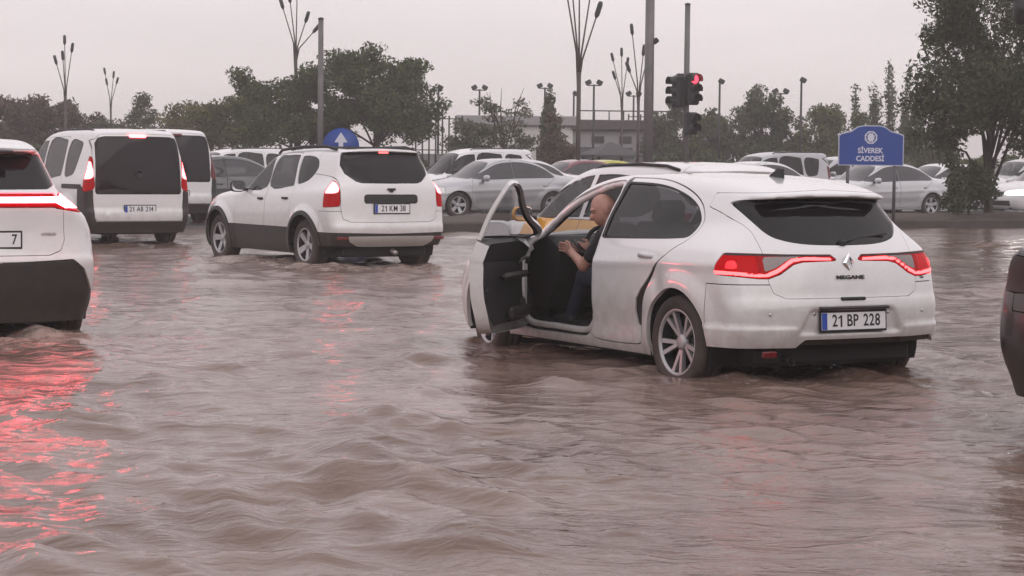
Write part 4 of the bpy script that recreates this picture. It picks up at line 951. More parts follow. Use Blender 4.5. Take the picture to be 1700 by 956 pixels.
        # black pillar trim between the windows
        if s > 0:
            # body damage on the wing: creased dent
            pass
    body.obj('body', P, root, 0, .03)
    # dark inner skin
    lin = body
    lin.obj('interior_lining', 'lining', root, -.034)
    sd = []
    liners(root, AR, .86)
    add_wheels(root, (.77, 3.44), .785, .32, .222, .205, 5, 'twin', steer=R(-8))
    un = MB(); un.box((2.15, 0, .26), (3.9, 1.28, .14), .03); un.box((2.1, 0, .235), (1.9, 1.64, .1), .02); un.build('underbody', MATS['lining'], root)
    ex = MB(); ex.tube([(.55, .42, .26), (.2, .42, .242), (.11, .42, .232)], .026, 14, False); ex.lathe([(.030, .03), (.031, 0), (.026, -.003), (.022, .1)], 18, 'x', (.11, .42, .232)); ex.build('exhaust_pipe', MATS['alloy_dark'], root)
    mf = MB(); mf.tube([(.45, .1, .27), (.45, -.5, .27)], .1, 14); mf.build('silencer', MATS['alloy_dark'], root)
    for ys in (.62, .30, -.30, -.62):
        sn = MB(); sn.lathe([(.011, 0), (.010, .004), (.001, .005)], 12, 'x', (xrear(full, ys, .545) - .001, ys, .545), Matrix.Scale(-1, 3)); sn.build('parking_sensor', MATS['satin_silver'], bo)
    MB().box((.075, .62, .285), (.02, .12, .045), .01).build('fog_light', MATS['red_reflector'], root)
    xr = xrear(full, 0, .50)
    pl = plate(root, (xr - .012, 0, .495), '21 BP 228', tilt=R(4))
    lp = MB(); lp.box((xrear(full, 0, .595) + .0, 0, .582), (.05, .56, .02), .008); lp.build('plate_lamp_housing', MATS['black_plastic'], root)
    # badge, lettering, wiper, fin, handle slot
    xb = xrear(full, 0, .89)
    bd = MB(); dia = [(0, .066), (.047, 0), (0, -.066), (-.047, 0)]; inn = [(0, .034), (.021, 0), (0, -.034), (-.021, 0)]
    V = [(xb - .014, a, .872 + b) for a, b in dia] + [(xb - .026, a * .62, .872 + b * .66) for a, b in dia] + [(xb - .014, a, .872 + b) for a, b in inn]
    F = []
    for i in range(4): j = (i + 1) % 4; F += [(i, j, 4 + j, 4 + i), (4 + i, 4 + j, 8 + j, 8 + i)]
    bd.add(V, F); bd.build('badge', MATS['chrome'], ho)
    def rtext(txt, size, y, z, m, sx=1.2, par=ho):
        me = text_mesh(txt, size, .002, 'CENTER', sx, .001); x0 = xrear(full, y, z)
        me.transform(Matrix.Translation((x0 - .004, y, z)) @ Matrix.Rotation(-math.pi / 2, 4, 'Z') @ Matrix.Rotation(math.pi / 2 - R(12), 4, 'X')); return link('badge_lettering', me, MATS[m], par)
    rtext('MEGANE', .034, 0, .778, 'alloy_dark', 1.7)
    rtext('TCe', .022, -.66, .765, 'ink', 1.2)
    MB().box((xrear(full, 0, .64) - .002, 0, .640), (.03, .20, .022), .008).build('hatch_handle', MATS['ink'], ho)
    wp = MB(); wp.tube([(.155, -.02, 1.005), (.20, -.18, 1.03), (.222, -.42, 1.055)], .008, 6); wp.box((.15, 0, 1.0), (.05, .06, .04), .012); wp.build('rear_wiper', MATS['trim'], ho)
    fin = MB(); zf = 1.40; fin.prism([(.82, 0), (1.0, 0), (.94, .03), (.86, .075), (.83, .07)], .03, lambda a, b, c: (a, -.015 + c, zf + .012 + b)); fin.build('antenna_fin', MATS['ink'], root)
    interior(root, 3.0, .37)
    seats(root, [(1.95, .37, .5), (1.95, -.37, .5), (1.05, .35, .62), (1.05, -.35, .62)])
    return root
# ---------------------------------------------------------------- other vehicles, from lists of panels
_SH = {}
def shell_of(key, sp):
    if key not in _SH: _SH[key] = car_shell(sp)
    return _SH[key]
def run_ops(sh, ops, root):
    """ops: (name, material, field, offset, flange, parent name); each panel is cut out of what is left"""
    objs = {}
    for nm, m, fn, off, flg, par, w in ops:
        p, sh = panel(sh, fn, w)
        if m is None or len(p.T) == 0: continue
        objs[nm] = p.obj(nm.split('#')[0], m, objs.get(par, root), off, flg)
        if m in ('red_bright', 'red_bar'): p.obj('lamp_backing', 'ink', objs[nm], -.022)  # dark copy added behind the lamp to stop its light leaking inside
    return sh, objs
def both(nm, m, fn, off=0., flg=0., par=None, w=.003):
    """the same panel on either flank"""
    return [(nm + '#%d' % s, m, fn(s), off, flg, (par + '#%d' % s) if par else None, w) for s in (1, -1)]
def one(nm, m, fn, off=0., flg=0., par=None, w=.003): return [(nm, m, fn, off, flg, par, w)]
def side_lamp(pts, xmax, smooth=True, x0=None):
    def mk(s):
        P = cr(pts, 5, True) if smooth else np.array(pts, float)
        def f(V):
            g = np.maximum(sdpoly(P, V[:, 1] * s, V[:, 2]), V[:, 0] - xmax)
            return np.maximum(g, x0 - V[:, 0]) if x0 is not None else g
        return f
    return mk

def finish(root, sp, body, paint, half, Rw, rim, width, spokes=5, style='single', rimmat='alloy', lining=True, steer=0, under=.26):
    bo = body.obj('body', paint, root, 0, .025)
    if lining: body.obj('interior_lining', 'lining', root, -.034)
    liners(root, sp['arches'], sp['W'] / 2 - .05)
    add_wheels(root, [a[0] for a in sp['arches']], half, Rw, rim, width, spokes, style, rimmat, steer)
    MB().box((sp['L'] / 2, 0, under), (sp['L'] * .9, sp['W'] * .7, .14), .03).build('underbody', MATS['lining'], root)
    return bo

SUV = dict(L=4.42, W=1.90, h=.024, zmin=.15, k=.09,
    prof=[(.15, .15), (.07, .30), (.02, .45), (.0, .60), (.0, .70), (.035, .76), (.06, .92), (.055, 1.13), (.055, 1.21), (.10, 1.265), (.24, 1.41), (.345, 1.535), (.345, 1.535), (.22, 1.555), (.22, 1.555), (.24, 1.585), (.5, 1.635), (1.0, 1.66), (1.6, 1.655), (2.1, 1.61), (2.5, 1.505), (2.85, 1.30), (3.1, 1.15), (3.3, 1.085),
          (3.8, 1.03), (4.15, .93), (4.36, .75), (4.42, .55), (4.38, .3), (4.25, .15), (4.25, .15)],
    belt=[(0, 1.12), (.8, 1.10), (1.8, 1.06), (3.0, 1.02), (4.4, .88)],
    sec=[(.1, .12), (.25, .06), (.4, .02), (.6, .0), (.8, .006), (.92, .02), (1.02, .06), (1.12, .105), (1.3, .175), (1.5, .265), (1.7, .36)],
    plan=[(-.1, .08), (.3, .03), (.7, .0), (3.5, .0), (4.0, .05), (4.42, .15)], plan_up=[(-.1, .26), (.3, .17), (.7, .09), (1.2, .03), (2.0, .0), (3.0, .0), (3.4, .03), (4.42, .15)],
    rear=.20, front=.4, crown=.055, pw=2.6, flare=.03, arches=[(.80, .345, .40), (3.47, .345, .40)])
def suv_ops(P, glass='tinted_glass', clad='black_plastic', doors=None, bon=None):
    doors = doors or P; bon = bon or P
    wf = [(3.0, 1.085), (2.7, 1.26), (2.42, 1.40), (2.15, 1.485), (1.93, 1.515), (1.93, 1.515), (1.93, 1.09), (1.93, 1.09)]
    wr = [(1.85, 1.095), (1.85, 1.095), (1.85, 1.52), (1.85, 1.52), (1.45, 1.525), (1.05, 1.49), (.78, 1.41), (.66, 1.30), (.72, 1.17), (.9, 1.12)]
    df = [(3.02, .42), (3.04, .9), (3.02, 1.06), (2.72, 1.28), (2.42, 1.44), (2.15, 1.525), (1.89, 1.56), (1.89, 1.56), (1.89, .95), (1.92, .48), (2.0, .42)]
    dr = [(1.885, 1.56), (1.885, 1.56), (1.4, 1.56), (1.02, 1.525), (.9, 1.35), (.95, 1.05), (1.12, .85), (1.24, .62), (1.26, .46), (1.34, .42), (1.85, .42), (1.912, .48), (1.882, .95)]
    o = one('windscreen', 'clear_glass', top_poly([(2.38, -.2), (2.38, .5), (2.48, .56), (3.02, .66), (3.14, .62), (3.22, .4), (3.25, 0), (3.25, -.2)], zmin=1.05, smooth=False), -.006)
    o += one('bonnet', bon, top_poly([(3.27, -.3), (3.27, .4), (3.2, .68), (3.6, .76), (4.0, .70), (4.22, .45), (4.26, -.3)], zmin=.7, smooth=False), 0, .02)
    o += both('headlight', 'clear_lens', side_lamp([(.42, .78), (.98, .80), (.98, .92), (.5, .90)], 9, x0=3.95), -.003)
    o += both('door#f', doors, lambda s: side_poly(df, s), 0, .03) + both('door#r', doors, lambda s: side_poly(dr, s), 0, .03)
    return o, wf, wr

def door_windows(root, objs, wf, wr, gm, handle_m, zf, m=None):
    """cut window panes out of finished door panels: rebuild each door with its pane"""

def build_suv_rear():
    """white crossover at the left edge of the photograph, seen from behind"""
    P = 'white_paint'; root = empty('suv_car', label='white crossover with a full-width red light bar across its tail, cut by the picture edge', cat='car')
    full = shell_of('suv', SUV); body = cut_arches(full, SUV['arches']); _, body = body.cut(body.z() - .2)
    ops, wf, wr = suv_ops(P)
    pre = both('door_window#f', 'tinted_glass', lambda s: side_poly(wf, s), -.01) + both('door_window#r', 'tinted_glass', lambda s: side_poly(wr, s), -.01)
    lampR = [(.55, 1.17), (.60, 1.225), (.74, 1.24), (1.0, 1.225), (1.0, 1.08), (.78, 1.07), (.55, 1.105)]
    bar = [(-.2, 1.145), (.56, 1.145), (.64, 1.105), (.80, 1.10), (.80, 1.215), (.70, 1.23), (.58, 1.197), (-.2, 1.195)]
    post = one('light_bar', 'red_bar', rear_poly(bar, .6, sym=True, smooth=False), .004)
    post += both('tail_light', 'red_lens', lambda s: side_lamp(lampR, .42, False)(s), -.002, .02)
    post += one('light_bar_housing', 'red_lens', rear_poly([(-.2, 1.11), (.56, 1.11), (.56, 1.225), (-.2, 1.225)], .6, sym=True, smooth=False), -.003)
    post += one('rear_window', 'dark_glass', rear_poly([(-.2, 1.25), (.50, 1.255), (.58, 1.29), (.58, 1.40), (.52, 1.525), (-.2, 1.535)], .9, sym=True, smooth=False), -.006)
    post += one('lower_bumper', 'black_plastic', rear_poly([(-.2, .1), (1.2, .1), (1.2, .40), (.88, .44), (.80, .62), (.70, .70), (.3, .685), (-.2, .68)], .75, sym=True, smooth=False), -.012, .02)
    post += one('tailgate', P, rear_poly([(-.2, .735), (.50, .735), (.60, .77), (.635, .85), (.63, 1.0), (.63, 1.2), (.74, 1.3), (.66, 1.56), (-.2, 1.575)], .8, sym=True, smooth=False), 0, .02)
    body, ob = run_ops(body, pre + ops + post, root)
    for s in (1, -1):
        for k in 'fr': ob['door_window#%s#%d' % (k, s)].parent = ob['door#%s#%d' % (k, s)]
        handle(ob['door#f#%d' % s], 2.05, s * (yside(full, 2.05, .98, s) - .01), .98, s, P); mirror(ob['door#f#%d' % s], 2.74, s * .90, 1.10, s, P)
    ob['rear_window'].parent = ob['tailgate']; ob['light_bar'].parent = ob['light_bar_housing']
    finish(root, SUV, body, P, .80, .345, .23, .22)
    fr = plate(root, (xrear(full, 0, .85) - .012, 0, .86), '7', align='RIGHT')
    me = text_mesh('HYBRID', .03, .002, 'CENTER', 1.2, .001); me.transform(Matrix.Translation((xrear(full, -.5, .90) - .004, -.5, .90)) @ Matrix.Rotation(-math.pi / 2, 4, 'Z') @ Matrix.Rotation(math.pi / 2, 4, 'X') @ Matrix.Rotation(R(10), 4, 'Y'))
    link('badge_lettering', me, MATS['chrome'], ob['tailgate'])
    sp = MB(); sp.box((.21, 0, 1.545), (.05, .5, .02), .008); sp.build('spoiler_lip', MATS['trim'], ob['tailgate'])
    return root

def build_estate():
    """white car with yellow flanks beyond the hatchback"""
    root = empty('taxi_car', label='white roofed car with yellow flanks and roof rails, hidden behind the hatchback', cat='car')
    full = shell_of('suv', SUV); body = cut_arches(full, SUV['arches']); _, body = body.cut(body.z() - .2)
    ops, wf, wr = suv_ops('white_paint', doors='yellow_paint', bon='yellow_paint')
    pre = both('door_window#f', 'tinted_glass', lambda s: side_poly(wf, s), -.01) + both('door_window#r', 'tinted_glass', lambda s: side_poly(wr, s), -.01)
    fr = both('window_frame#f', 'white_paint', lambda s: (lambda V, f=side_poly([(3.3, 1.065), (3.3, 1.8), (.5, 1.8), (.5, 1.065)], s, smooth=False): f(V)), 0, .0)
    post = one('rear_window', 'dark_glass', rear_poly([(-.2, 1.20), (.50, 1.205), (.60, 1.25), (.60, 1.40), (.52, 1.525), (-.2, 1.535)], .9, sym=True, smooth=False), -.006)
    post += both('tail_light', 'red_lens', lambda s: side_lamp([(.55, 1.0), (.60, 1.165), (.80, 1.185), (1.0, 1.17), (1.0, .95), (.80, .92), (.55, .945)], .42, False)(s), -.002, .02)
    post += one('tailgate', 'white_paint', rear_poly([(-.2, .735), (.50, .735), (.60, .77), (.635, .85), (.63, 1.0), (.63, 1.2), (.74, 1.3), (.66, 1.56), (-.2, 1.575)], .8, sym=True, smooth=False), 0, .02)
    ws = [o for o in ops if o[0] in ('windscreen', 'bonnet') or o[0].startswith('headlight')]; dd = [o for o in ops if o[0].startswith('door')]
    body, ob = run_ops(body, pre + ws + fr + dd + post, root)
    for s in (1, -1): mirror(root, 2.74, s * .90, 1.10, s, 'yellow_paint')
    finish(root, SUV, body, 'white_paint', .80, .345, .23, .22)
    for s in (1, -1):
        b = MB(); pts = [(2.05, .57, 1.575), (1.9, .575, 1.61), (1.2, .57, 1.635), (.75, .545, 1.62), (.55, .53, 1.58)]
        b.tube([(x, s * y, z) for x, y, z in pts], .016, 8); b.build('roof_rail', MATS['trim'], root)
    seats(root, [(1.95, .37, .5), (1.95, -.37, .5), (1.1, 0, 1.25)]); interior(root, 3.0, .37)
    return root

DUSTER = dict(L=4.32, W=1.82, h=.026, zmin=.17, k=.08,
    prof=[(.16, .17), (.08, .32), (.02, .42), (.0, .52), (.0, .60), (.03, .66), (.05, .80), (.06, 1.0), (.09, 1.16), (.22, 1.40), (.31, 1.555), (.24, 1.60), (.24, 1.60), (.36, 1.625), (.8, 1.64), (1.4, 1.635), (1.9, 1.60), (2.25, 1.52), (2.6, 1.34), (2.95, 1.13), (3.15, 1.075),
          (3.6, 1.04), (4.0, .97), (4.2, .85), (4.3, .65), (4.32, .45), (4.25, .28), (4.1, .17), (4.1, .17)],
    belt=[(0, 1.14), (.8, 1.10), (1.8, 1.04), (3.0, 1.01), (4.3, .92)],
    sec=[(.1, .13), (.28, .07), (.42, .035), (.6, .012), (.8, .0), (.95, .008), (1.08, .03), (1.15, .055), (1.3, .105), (1.5, .18), (1.7, .29)],
    plan=[(-.1, .07), (.25, .03), (.6, .0), (3.5, .0), (4.0, .05), (4.32, .13)], plan_up=[(-.1, .20), (.3, .11), (.7, .05), (1.2, .01), (2.0, .0), (3.0, .0), (3.4, .02), (4.32, .12)],
    rear=.13, front=.32, crown=.05, pw=3.0, flare=.045, arches=[(.82, .34, .40), (3.49, .34, .40)])
def build_duster():
    P = 'white_paint'; root = empty('suv_car', label='white boxy off-roader with black sills and silver skid plate, driving through the flood', cat='car')
    full = car_shell(DUSTER); body = cut_arches(full, DUSTER['arches']); _, body = body.cut(body.z() - .22 - .12 * sstep(.75, .4, body.x()))
    wf = [(2.86, 1.085), (2.62, 1.265), (2.32, 1.42), (2.12, 1.49), (2.08, 1.49), (2.06, 1.09)]
    wr = [(1.97, 1.10), (1.98, 1.50), (1.75, 1.525), (1.38, 1.53), (1.36, 1.50), (1.25, 1.13), (1.28, 1.115)]
    wq = [(1.17, 1.16), (1.27, 1.49), (1.22, 1.52), (.95, 1.51), (.80, 1.46), (.75, 1.36), (.86, 1.22), (1.0, 1.165)]
    df = [(2.9, .50), (2.94, .9), (2.9, 1.07), (2.66, 1.27), (2.34, 1.45), (2.1, 1.53), (2.03, 1.53), (2.02, 1.05), (2.03, .56), (2.09, .50)]
    dr = [(2.01, 1.54), (2.01, 1.54), (1.7, 1.56), (1.34, 1.56), (1.31, 1.52), (1.20, 1.10), (1.25, .80), (1.29, .58), (1.36, .50), (1.96, .50), (2.01, .56), (2.0, 1.05)]
    ops = one('windscreen', 'clear_glass', top_poly([(2.2, -.2), (2.2, .5), (2.28, .58), (2.82, .68), (2.93, .66), (3.02, .4), (3.05, 0), (3.05, -.2)], zmin=1.05, smooth=False), -.006)
    ops += one('bonnet', P, top_poly([(3.07, -.3), (3.07, .4), (3.0, .70), (3.6, .76), (3.95, .70), (4.1, .45), (4.14, -.3)], zmin=.75, smooth=False), 0, .02)
    ops += both('door_window#f', 'tinted_glass', lambda s: side_poly(wf, s, 4), -.01) + both('door_window#r', 'tinted_glass', lambda s: side_poly(wr, s, 4), -.01) + both('quarter_window', 'tinted_glass', lambda s: side_poly(wq, s, 4), -.01)
    # black arch cladding and sills
    def arch(xa, za, ra):
        return lambda s: (lambda V: np.maximum(np.hypot(V[:, 0] - xa, V[:, 2] - za) - ra, .55 - s * V[:, 1]))
    a0, a1 = DUSTER['arches']
    ops += both('arch_cladding#r', 'black_plastic', arch(a0[0], a0[1], a0[2] + .055), .012, .02) + both('arch_cladding#f', 'black_plastic', arch(a1[0], a1[1], a1[2] + .055), .012, .02)
    ops += both('sill_cladding', 'black_plastic', lambda s: side_poly([(1.2, .1), (1.2, .56), (3.1, .56), (3.1, .1)], s, smooth=False, ymin=.5), .008, .02)
    lamp = [(.735, .875), (.745, 1.22), (.80, 1.245), (1.05, 1.235), (1.05, .865), (.80, .86)]
    ops += both('brake_light', 'red_bright', lambda s: side_lamp([(.75, 1.05), (.75, 1.20), (.80, 1.225), (.93, 1.22), (.93, 1.05)], .30, True)(s), .004)
    ops += both('tail_light', 'red_lens', lambda s: side_lamp(lamp, .32, True)(s), .002, .03)
    ops += one('rear_window', 'dark_glass', rear_poly([(-.2, 1.165), (.42, 1.17), (.50, 1.195), (.62, 1.29), (.64, 1.40), (.58, 1.57), (-.2, 1.585)], .9, sym=True, smooth=False), -.006)
    ops += one('plate_trim', 'black_plastic', rear_poly([(-.2, .905), (.38, .905), (.40, .93), (.40, 1.0), (.37, 1.02), (-.2, 1.02)], .6, sym=True, smooth=False), .012, .03)
    ops += one('skid_plate', 'satin_silver', rear_poly([(-.2, .33), (.50, .34), (.62, .40), (.66, .475), (-.2, .48)], .8, sym=True, smooth=False), .012, .02)
    ops += one('lower_bumper', 'black_plastic', rear_poly([(-.2, .1), (1.2, .1), (1.2, .525), (-.2, .50)], .55, sym=True, smooth=False), -.004, .02)
    ops += one('tailgate', P, rear_poly([(-.2, .655), (.60, .66), (.70, .70), (.725, .85), (.72, 1.25), (.80, 1.33), (.70, 1.605), (-.2, 1.615)], .8, sym=True, smooth=False), 0, .02)
    ops += both('door#f', P, lambda s: side_poly(df, s, 4), 0, .03) + both('door#r', P, lambda s: side_poly(dr, s, 4), 0, .03)
    ops += one('rear_bumper', P, lambda V: np.maximum(V[:, 2] - .80, V[:, 0] - .40), 0, .02)
    body, ob = run_ops(body, ops, root)
    for s in (1, -1):
        for k in 'fr':
            ob['door_window#%s#%d' % (k, s)].parent = ob['door#%s#%d' % (k, s)]
        ob['brake_light#%d' % s].parent = ob['tail_light#%d' % s]
        handle(ob['door#f#%d' % s], 2.16, s * (yside(full, 2.16, .93, s) - .01), .93, s, 'trim', .16); handle(ob['door#r#%d' % s], 1.40, s * (yside(full, 1.4, .95, s) - .01), .95, s, 'trim', .16)
        mirror(ob['door#f#%d' % s], 2.62, s * .885, 1.09, s, 'trim')
        b = MB(); b.tube([(2.15, s * .60, 1.555), (2.05, s * .61, 1.60), (1.4, s * .62, 1.645), (.75, s * .60, 1.65), (.5, s * .585, 1.61)], .02, 8); b.build('roof_rail', MATS['trim'], root)
        MB().box((xrear(full, s * .70, .44) - .012, s * .72, .445), (.02, .18, .045), .012).build('reflector', MATS['red_reflector'], root)
    ob['rear_window'].parent = ob['tailgate']; ob['plate_trim'].parent = ob['tailgate']
    finish(root, DUSTER, body, P, .79, .34, .22, .215, 5, 'single')
    plate(root, (xrear(full, 0, .83) - .014, 0, .835), '21 KM 38')
    st = MB(); st.box((.285, 0, 1.577), (.03, .14, .03), .008); st.build('high_brake_light', MATS['red_glow'], ob['tailgate'])
    bd = MB(); bd.box((.055, 0, 1.09), (.02, .13, .03), .01); bd.box((.055, 0, 1.065), (.02, .06, .03), .01); bd.build('badge', MATS['trim'], ob['tailgate'])
    rs = MB(); rs.box((1.2, 0, 1.635), (1.5, .9, .03), .012); rs.build('roof_panel', MATS['trim'], root)
    ex = MB(); ex.tube([(.6, .1, .30), (.3, -.1, .30), (.14, -.12, .24)], .035, 12); ex.build('exhaust_pipe', MATS['satin_silver'], root)
    MB().box((.7, 0, .33), (.12, 1.3, .12), .04).build('rear_axle', MATS['alloy_dark'], root)
    interior(root, 2.85, .37); seats(root, [(1.9, .37, .5), (1.9, -.37, .5), (1.1, 0, 1.25)])
    return root

VAN = dict(L=4.40, W=1.83, h=.03, zmin=.17, k=.07,
    prof=[(.10, .17), (.04, .28), (.0, .40), (.0, .55), (.03, .62), (.04, 1.0), (.07, 1.4), (.13, 1.75), (.18, 1.85), (.35, 1.885), (1.0, 1.90), (1.8, 1.89), (2.4, 1.82), (2.75, 1.68), (3.1, 1.38), (3.4, 1.15), (3.55, 1.08),
          (3.9, .98), (4.2, .84), (4.36, .65), (4.4, .45), (4.35, .28), (4.2, .17), (4.2, .17)],
    belt=[(0, 1.1), (1.5, 1.1), (3.0, 1.06), (4.4, .9)],
    sec=[(.1, .12), (.28, .06), (.45, .02), (.7, .0), (.95, .006), (1.1, .025), (1.25, .06), (1.5, .12), (1.75, .19), (1.95, .27)],
    plan=[(-.1, .06), (.25, .02), (.6, .0), (3.4, .0), (4.0, .06), (4.4, .18)], plan_up=[(-.1, .07), (.3, .03), (.7, .0), (2.6, .0), (3.4, .06), (4.4, .2)],
    rear=.08, front=.42, crown=.05, pw=3.2, flare=.02, arches=[(.87, .33, .375), (3.45, .33, .375)])
def build_van(P='white_paint', lit=True, simple=False, lower='black_plastic', txt=''):
    root = empty('van')
    full = car_shell(VAN); body = cut_arches(full, VAN['arches']); _, body = body.cut(body.z() - .22)
    wf = [(3.2, 1.10), (3.02, 1.30), (2.72, 1.58), (2.5, 1.68), (2.2, 1.70), (2.2, 1.70), (2.2, 1.10), (2.2, 1.10)]
    wr = [(2.08, 1.12), (2.08, 1.70), (1.3, 1.71), (1.26, 1.66), (1.24, 1.16), (1.28, 1.12)]; wq = [(1.1, 1.14), (1.12, 1.68), (.62, 1.68), (.55, 1.62), (.66, 1.20), (.74, 1.14)]
    ops = one('windscreen', 'clear_glass', top_poly([(2.65, -.2), (2.65, .55), (2.75, .62), (3.3, .70), (3.45, .62), (3.55, 0), (3.55, -.2)], zmin=1.05, smooth=False), -.006)
    ops += both('door_window#f', 'tinted_glass', lambda s: side_poly(wf, s, 4), -.01) + both('door_window#r', 'tinted_glass', lambda s: side_poly(wr, s, 4), -.01) + both('quarter_window', 'tinted_glass', lambda s: side_poly(wq, s, 4), -.01)
    ops += both('brake_light', 'red_bright' if lit else 'red_reflector', lambda s: side_lamp([(.77, 1.10), (.77, 1.30), (.79, 1.37), (1.0, 1.37), (1.0, 1.10)], .22, True)(s), .004)
    ops += both('tail_light', 'red_lens' if lit else 'red_reflector', lambda s: side_lamp([(.76, .92), (.76, 1.20), (.775, 1.45), (1.05, 1.47), (1.05, .92)], .24, True)(s), .002, .03)
    ops += one('rear_window', 'dark_glass', rear_poly([(-.2, .84), (.71, .84), (.735, .88), (.71, 1.65), (.66, 1.74), (.55, 1.765), (-.2, 1.775)], .5, sym=True, smooth=False), -.004)
    ops += one('rear_bumper', lower, lambda V: np.maximum(V[:, 2] - .40 - .55 * sstep(.755, .775, np.abs(V[:, 1])) * (1 if not simple else .3), V[:, 0] - .42), .01, .02)
    ops += one('tailgate', P, rear_poly([(-.2, .41), (.70, .41), (.755, .45), (.77, .8), (.765, 1.4), (.72, 1.70), (.62, 1.80), (-.2, 1.815)], .5, sym=True, smooth=False), 0, .02)
    ops += both('door#f', P, lambda s: side_poly([(3.3, .45), (3.32, 1.05), (3.05, 1.36), (2.74, 1.64), (2.5, 1.735), (2.15, 1.75), (2.14, .5), (2.2, .45)], s, smooth=False), 0, .03)
    ops += both('sliding_door', P, lambda s: side_poly([(2.125, .45), (2.125, 1.755), (1.2, 1.76), (1.18, 1.0), (1.3, .7), (1.32, .45)], s, smooth=False), 0, .03)
    ops += both('side_moulding', 'black_plastic', lambda s: side_poly([(.3, .92), (.3, .99), (1.16, .99), (1.16, .92)], s, smooth=False), .004)
    ops += one('bonnet', P, top_poly([(3.56, -.3), (3.56, .4), (3.5, .66), (3.9, .68), (4.1, .45), (4.16, -.3)], zmin=.75, smooth=False), 0, .02)
    ops += both('headlight', 'clear_lens', side_lamp([(.45, .66), (1.0, .7), (1.0, .95), (.6, .88)], 9, x0=3.95), -.003)
    body, ob = run_ops(body, ops, root)
    for s in (1, -1):
        ob['door_window#f#%d' % s].parent = ob['door#f#%d' % s]; ob['door_window#r#%d' % s].parent = ob['sliding_door#%d' % s]; ob['brake_light#%d' % s].parent = ob['tail_light#%d' % s]
        mirror(ob['door#f#%d' % s], 2.95, s * .89, 1.17, s, 'trim'); handle(ob['sliding_door#%d' % s], 2.0, s * (yside(full, 2.0, .98, s) - .01), .98, s, 'trim', .16)
        b = MB(); b.tube([(2.3, s * .62, 1.83), (2.2, s * .63, 1.865), (1.3, s * .635, 1.88), (.5, s * .62, 1.87), (.4, s * .61, 1.84)], .018, 8); b.build('roof_rail', MATS['trim'], root)
    ob['rear_window'].parent = ob['tailgate']
    finish(root, VAN, body, P, .78, .33, .2, .2, 5, 'single', 'satin_silver')
    plate(root, (xrear(full, 0, .60) - .014, 0, .60), txt)
    st = MB(); st.box((.12, 0, 1.775), (.06, .28, .05), .015); st.build('high_brake_light', MATS['red_bright' if lit else 'red_reflector'], ob['tailgate'])
    bd = MB(); bd.lathe([(.075, 0), (.07, .012), (.05, .014), (.05, .006), (.001, .006)], 24, 'x', (.045, 0, 1.17), Matrix.Scale(-1, 3)); bd.build('badge', MATS['alloy_dark'], ob['tailgate'])
    if not simple:
        ex = MB(); ex.lathe([(.07, 0), (.06, .01), (.001, .012)], 20, 'x', (.02, .52, .50), Matrix.Scale(-1, 3)); ex.build('round_disc', MATS['clear_lens'], ob['tailgate'])  # pale glossy disc low on the left of the tailgate
    seats(root, [(2.25, .37, .5), (2.25, -.37, .5), (1.3, 0, 1.25)]); interior(root, 3.2, .37)
    return root

SEDAN = dict(L=4.55, W=1.80, h=.034, zmin=.14, k=.085,
    prof=[(.15, .14), (.06, .30), (.0, .45), (.0, .62), (.03, .80), (.04, .93), (.06, 1.0), (.2, 1.035), (.5, 1.06), (.75, 1.12), (1.05, 1.28), (1.35, 1.40), (1.7, 1.455), (2.1, 1.465), (2.45, 1.43), (2.75, 1.33), (3.1, 1.12), (3.35, .995),
          (3.6, .945), (4.0, .88), (4.3, .78), (4.48, .63), (4.55, .45), (4.5, .27), (4.35, .14), (4.35, .14)],
    belt=[(0, .98), (1.0, .96), (2.0, .93), (3.2, .90), (4.5, .78)],
    sec=[(.1, .12), (.25, .06), (.4, .025), (.6, .0), (.78, .008), (.9, .03), (.98, .06), (1.1, .12), (1.25, .19), (1.4, .275), (1.55, .36)],
    plan=[(-.1, .13), (.3, .05), (.8, .0), (3.5, .0), (4.1, .07), (4.55, .2)], plan_up=[(-.1, .28), (.5, .16), (1.0, .06), (1.6, .0), (2.7, .0), (3.3, .03), (4.55, .2)],
    rear=.22, front=.45, crown=.055, pw=2.5, flare=.02, arches=[(.98, .315, .36), (3.63, .315, .36)],
    side=lambda x, z: .012 * np.exp(-((z - .74) / .04)**2) - .014 * np.exp(-((z - .45) / .1)**2) * sstep(1.2, 1.6, x) * sstep(3.3, 2.9, x))
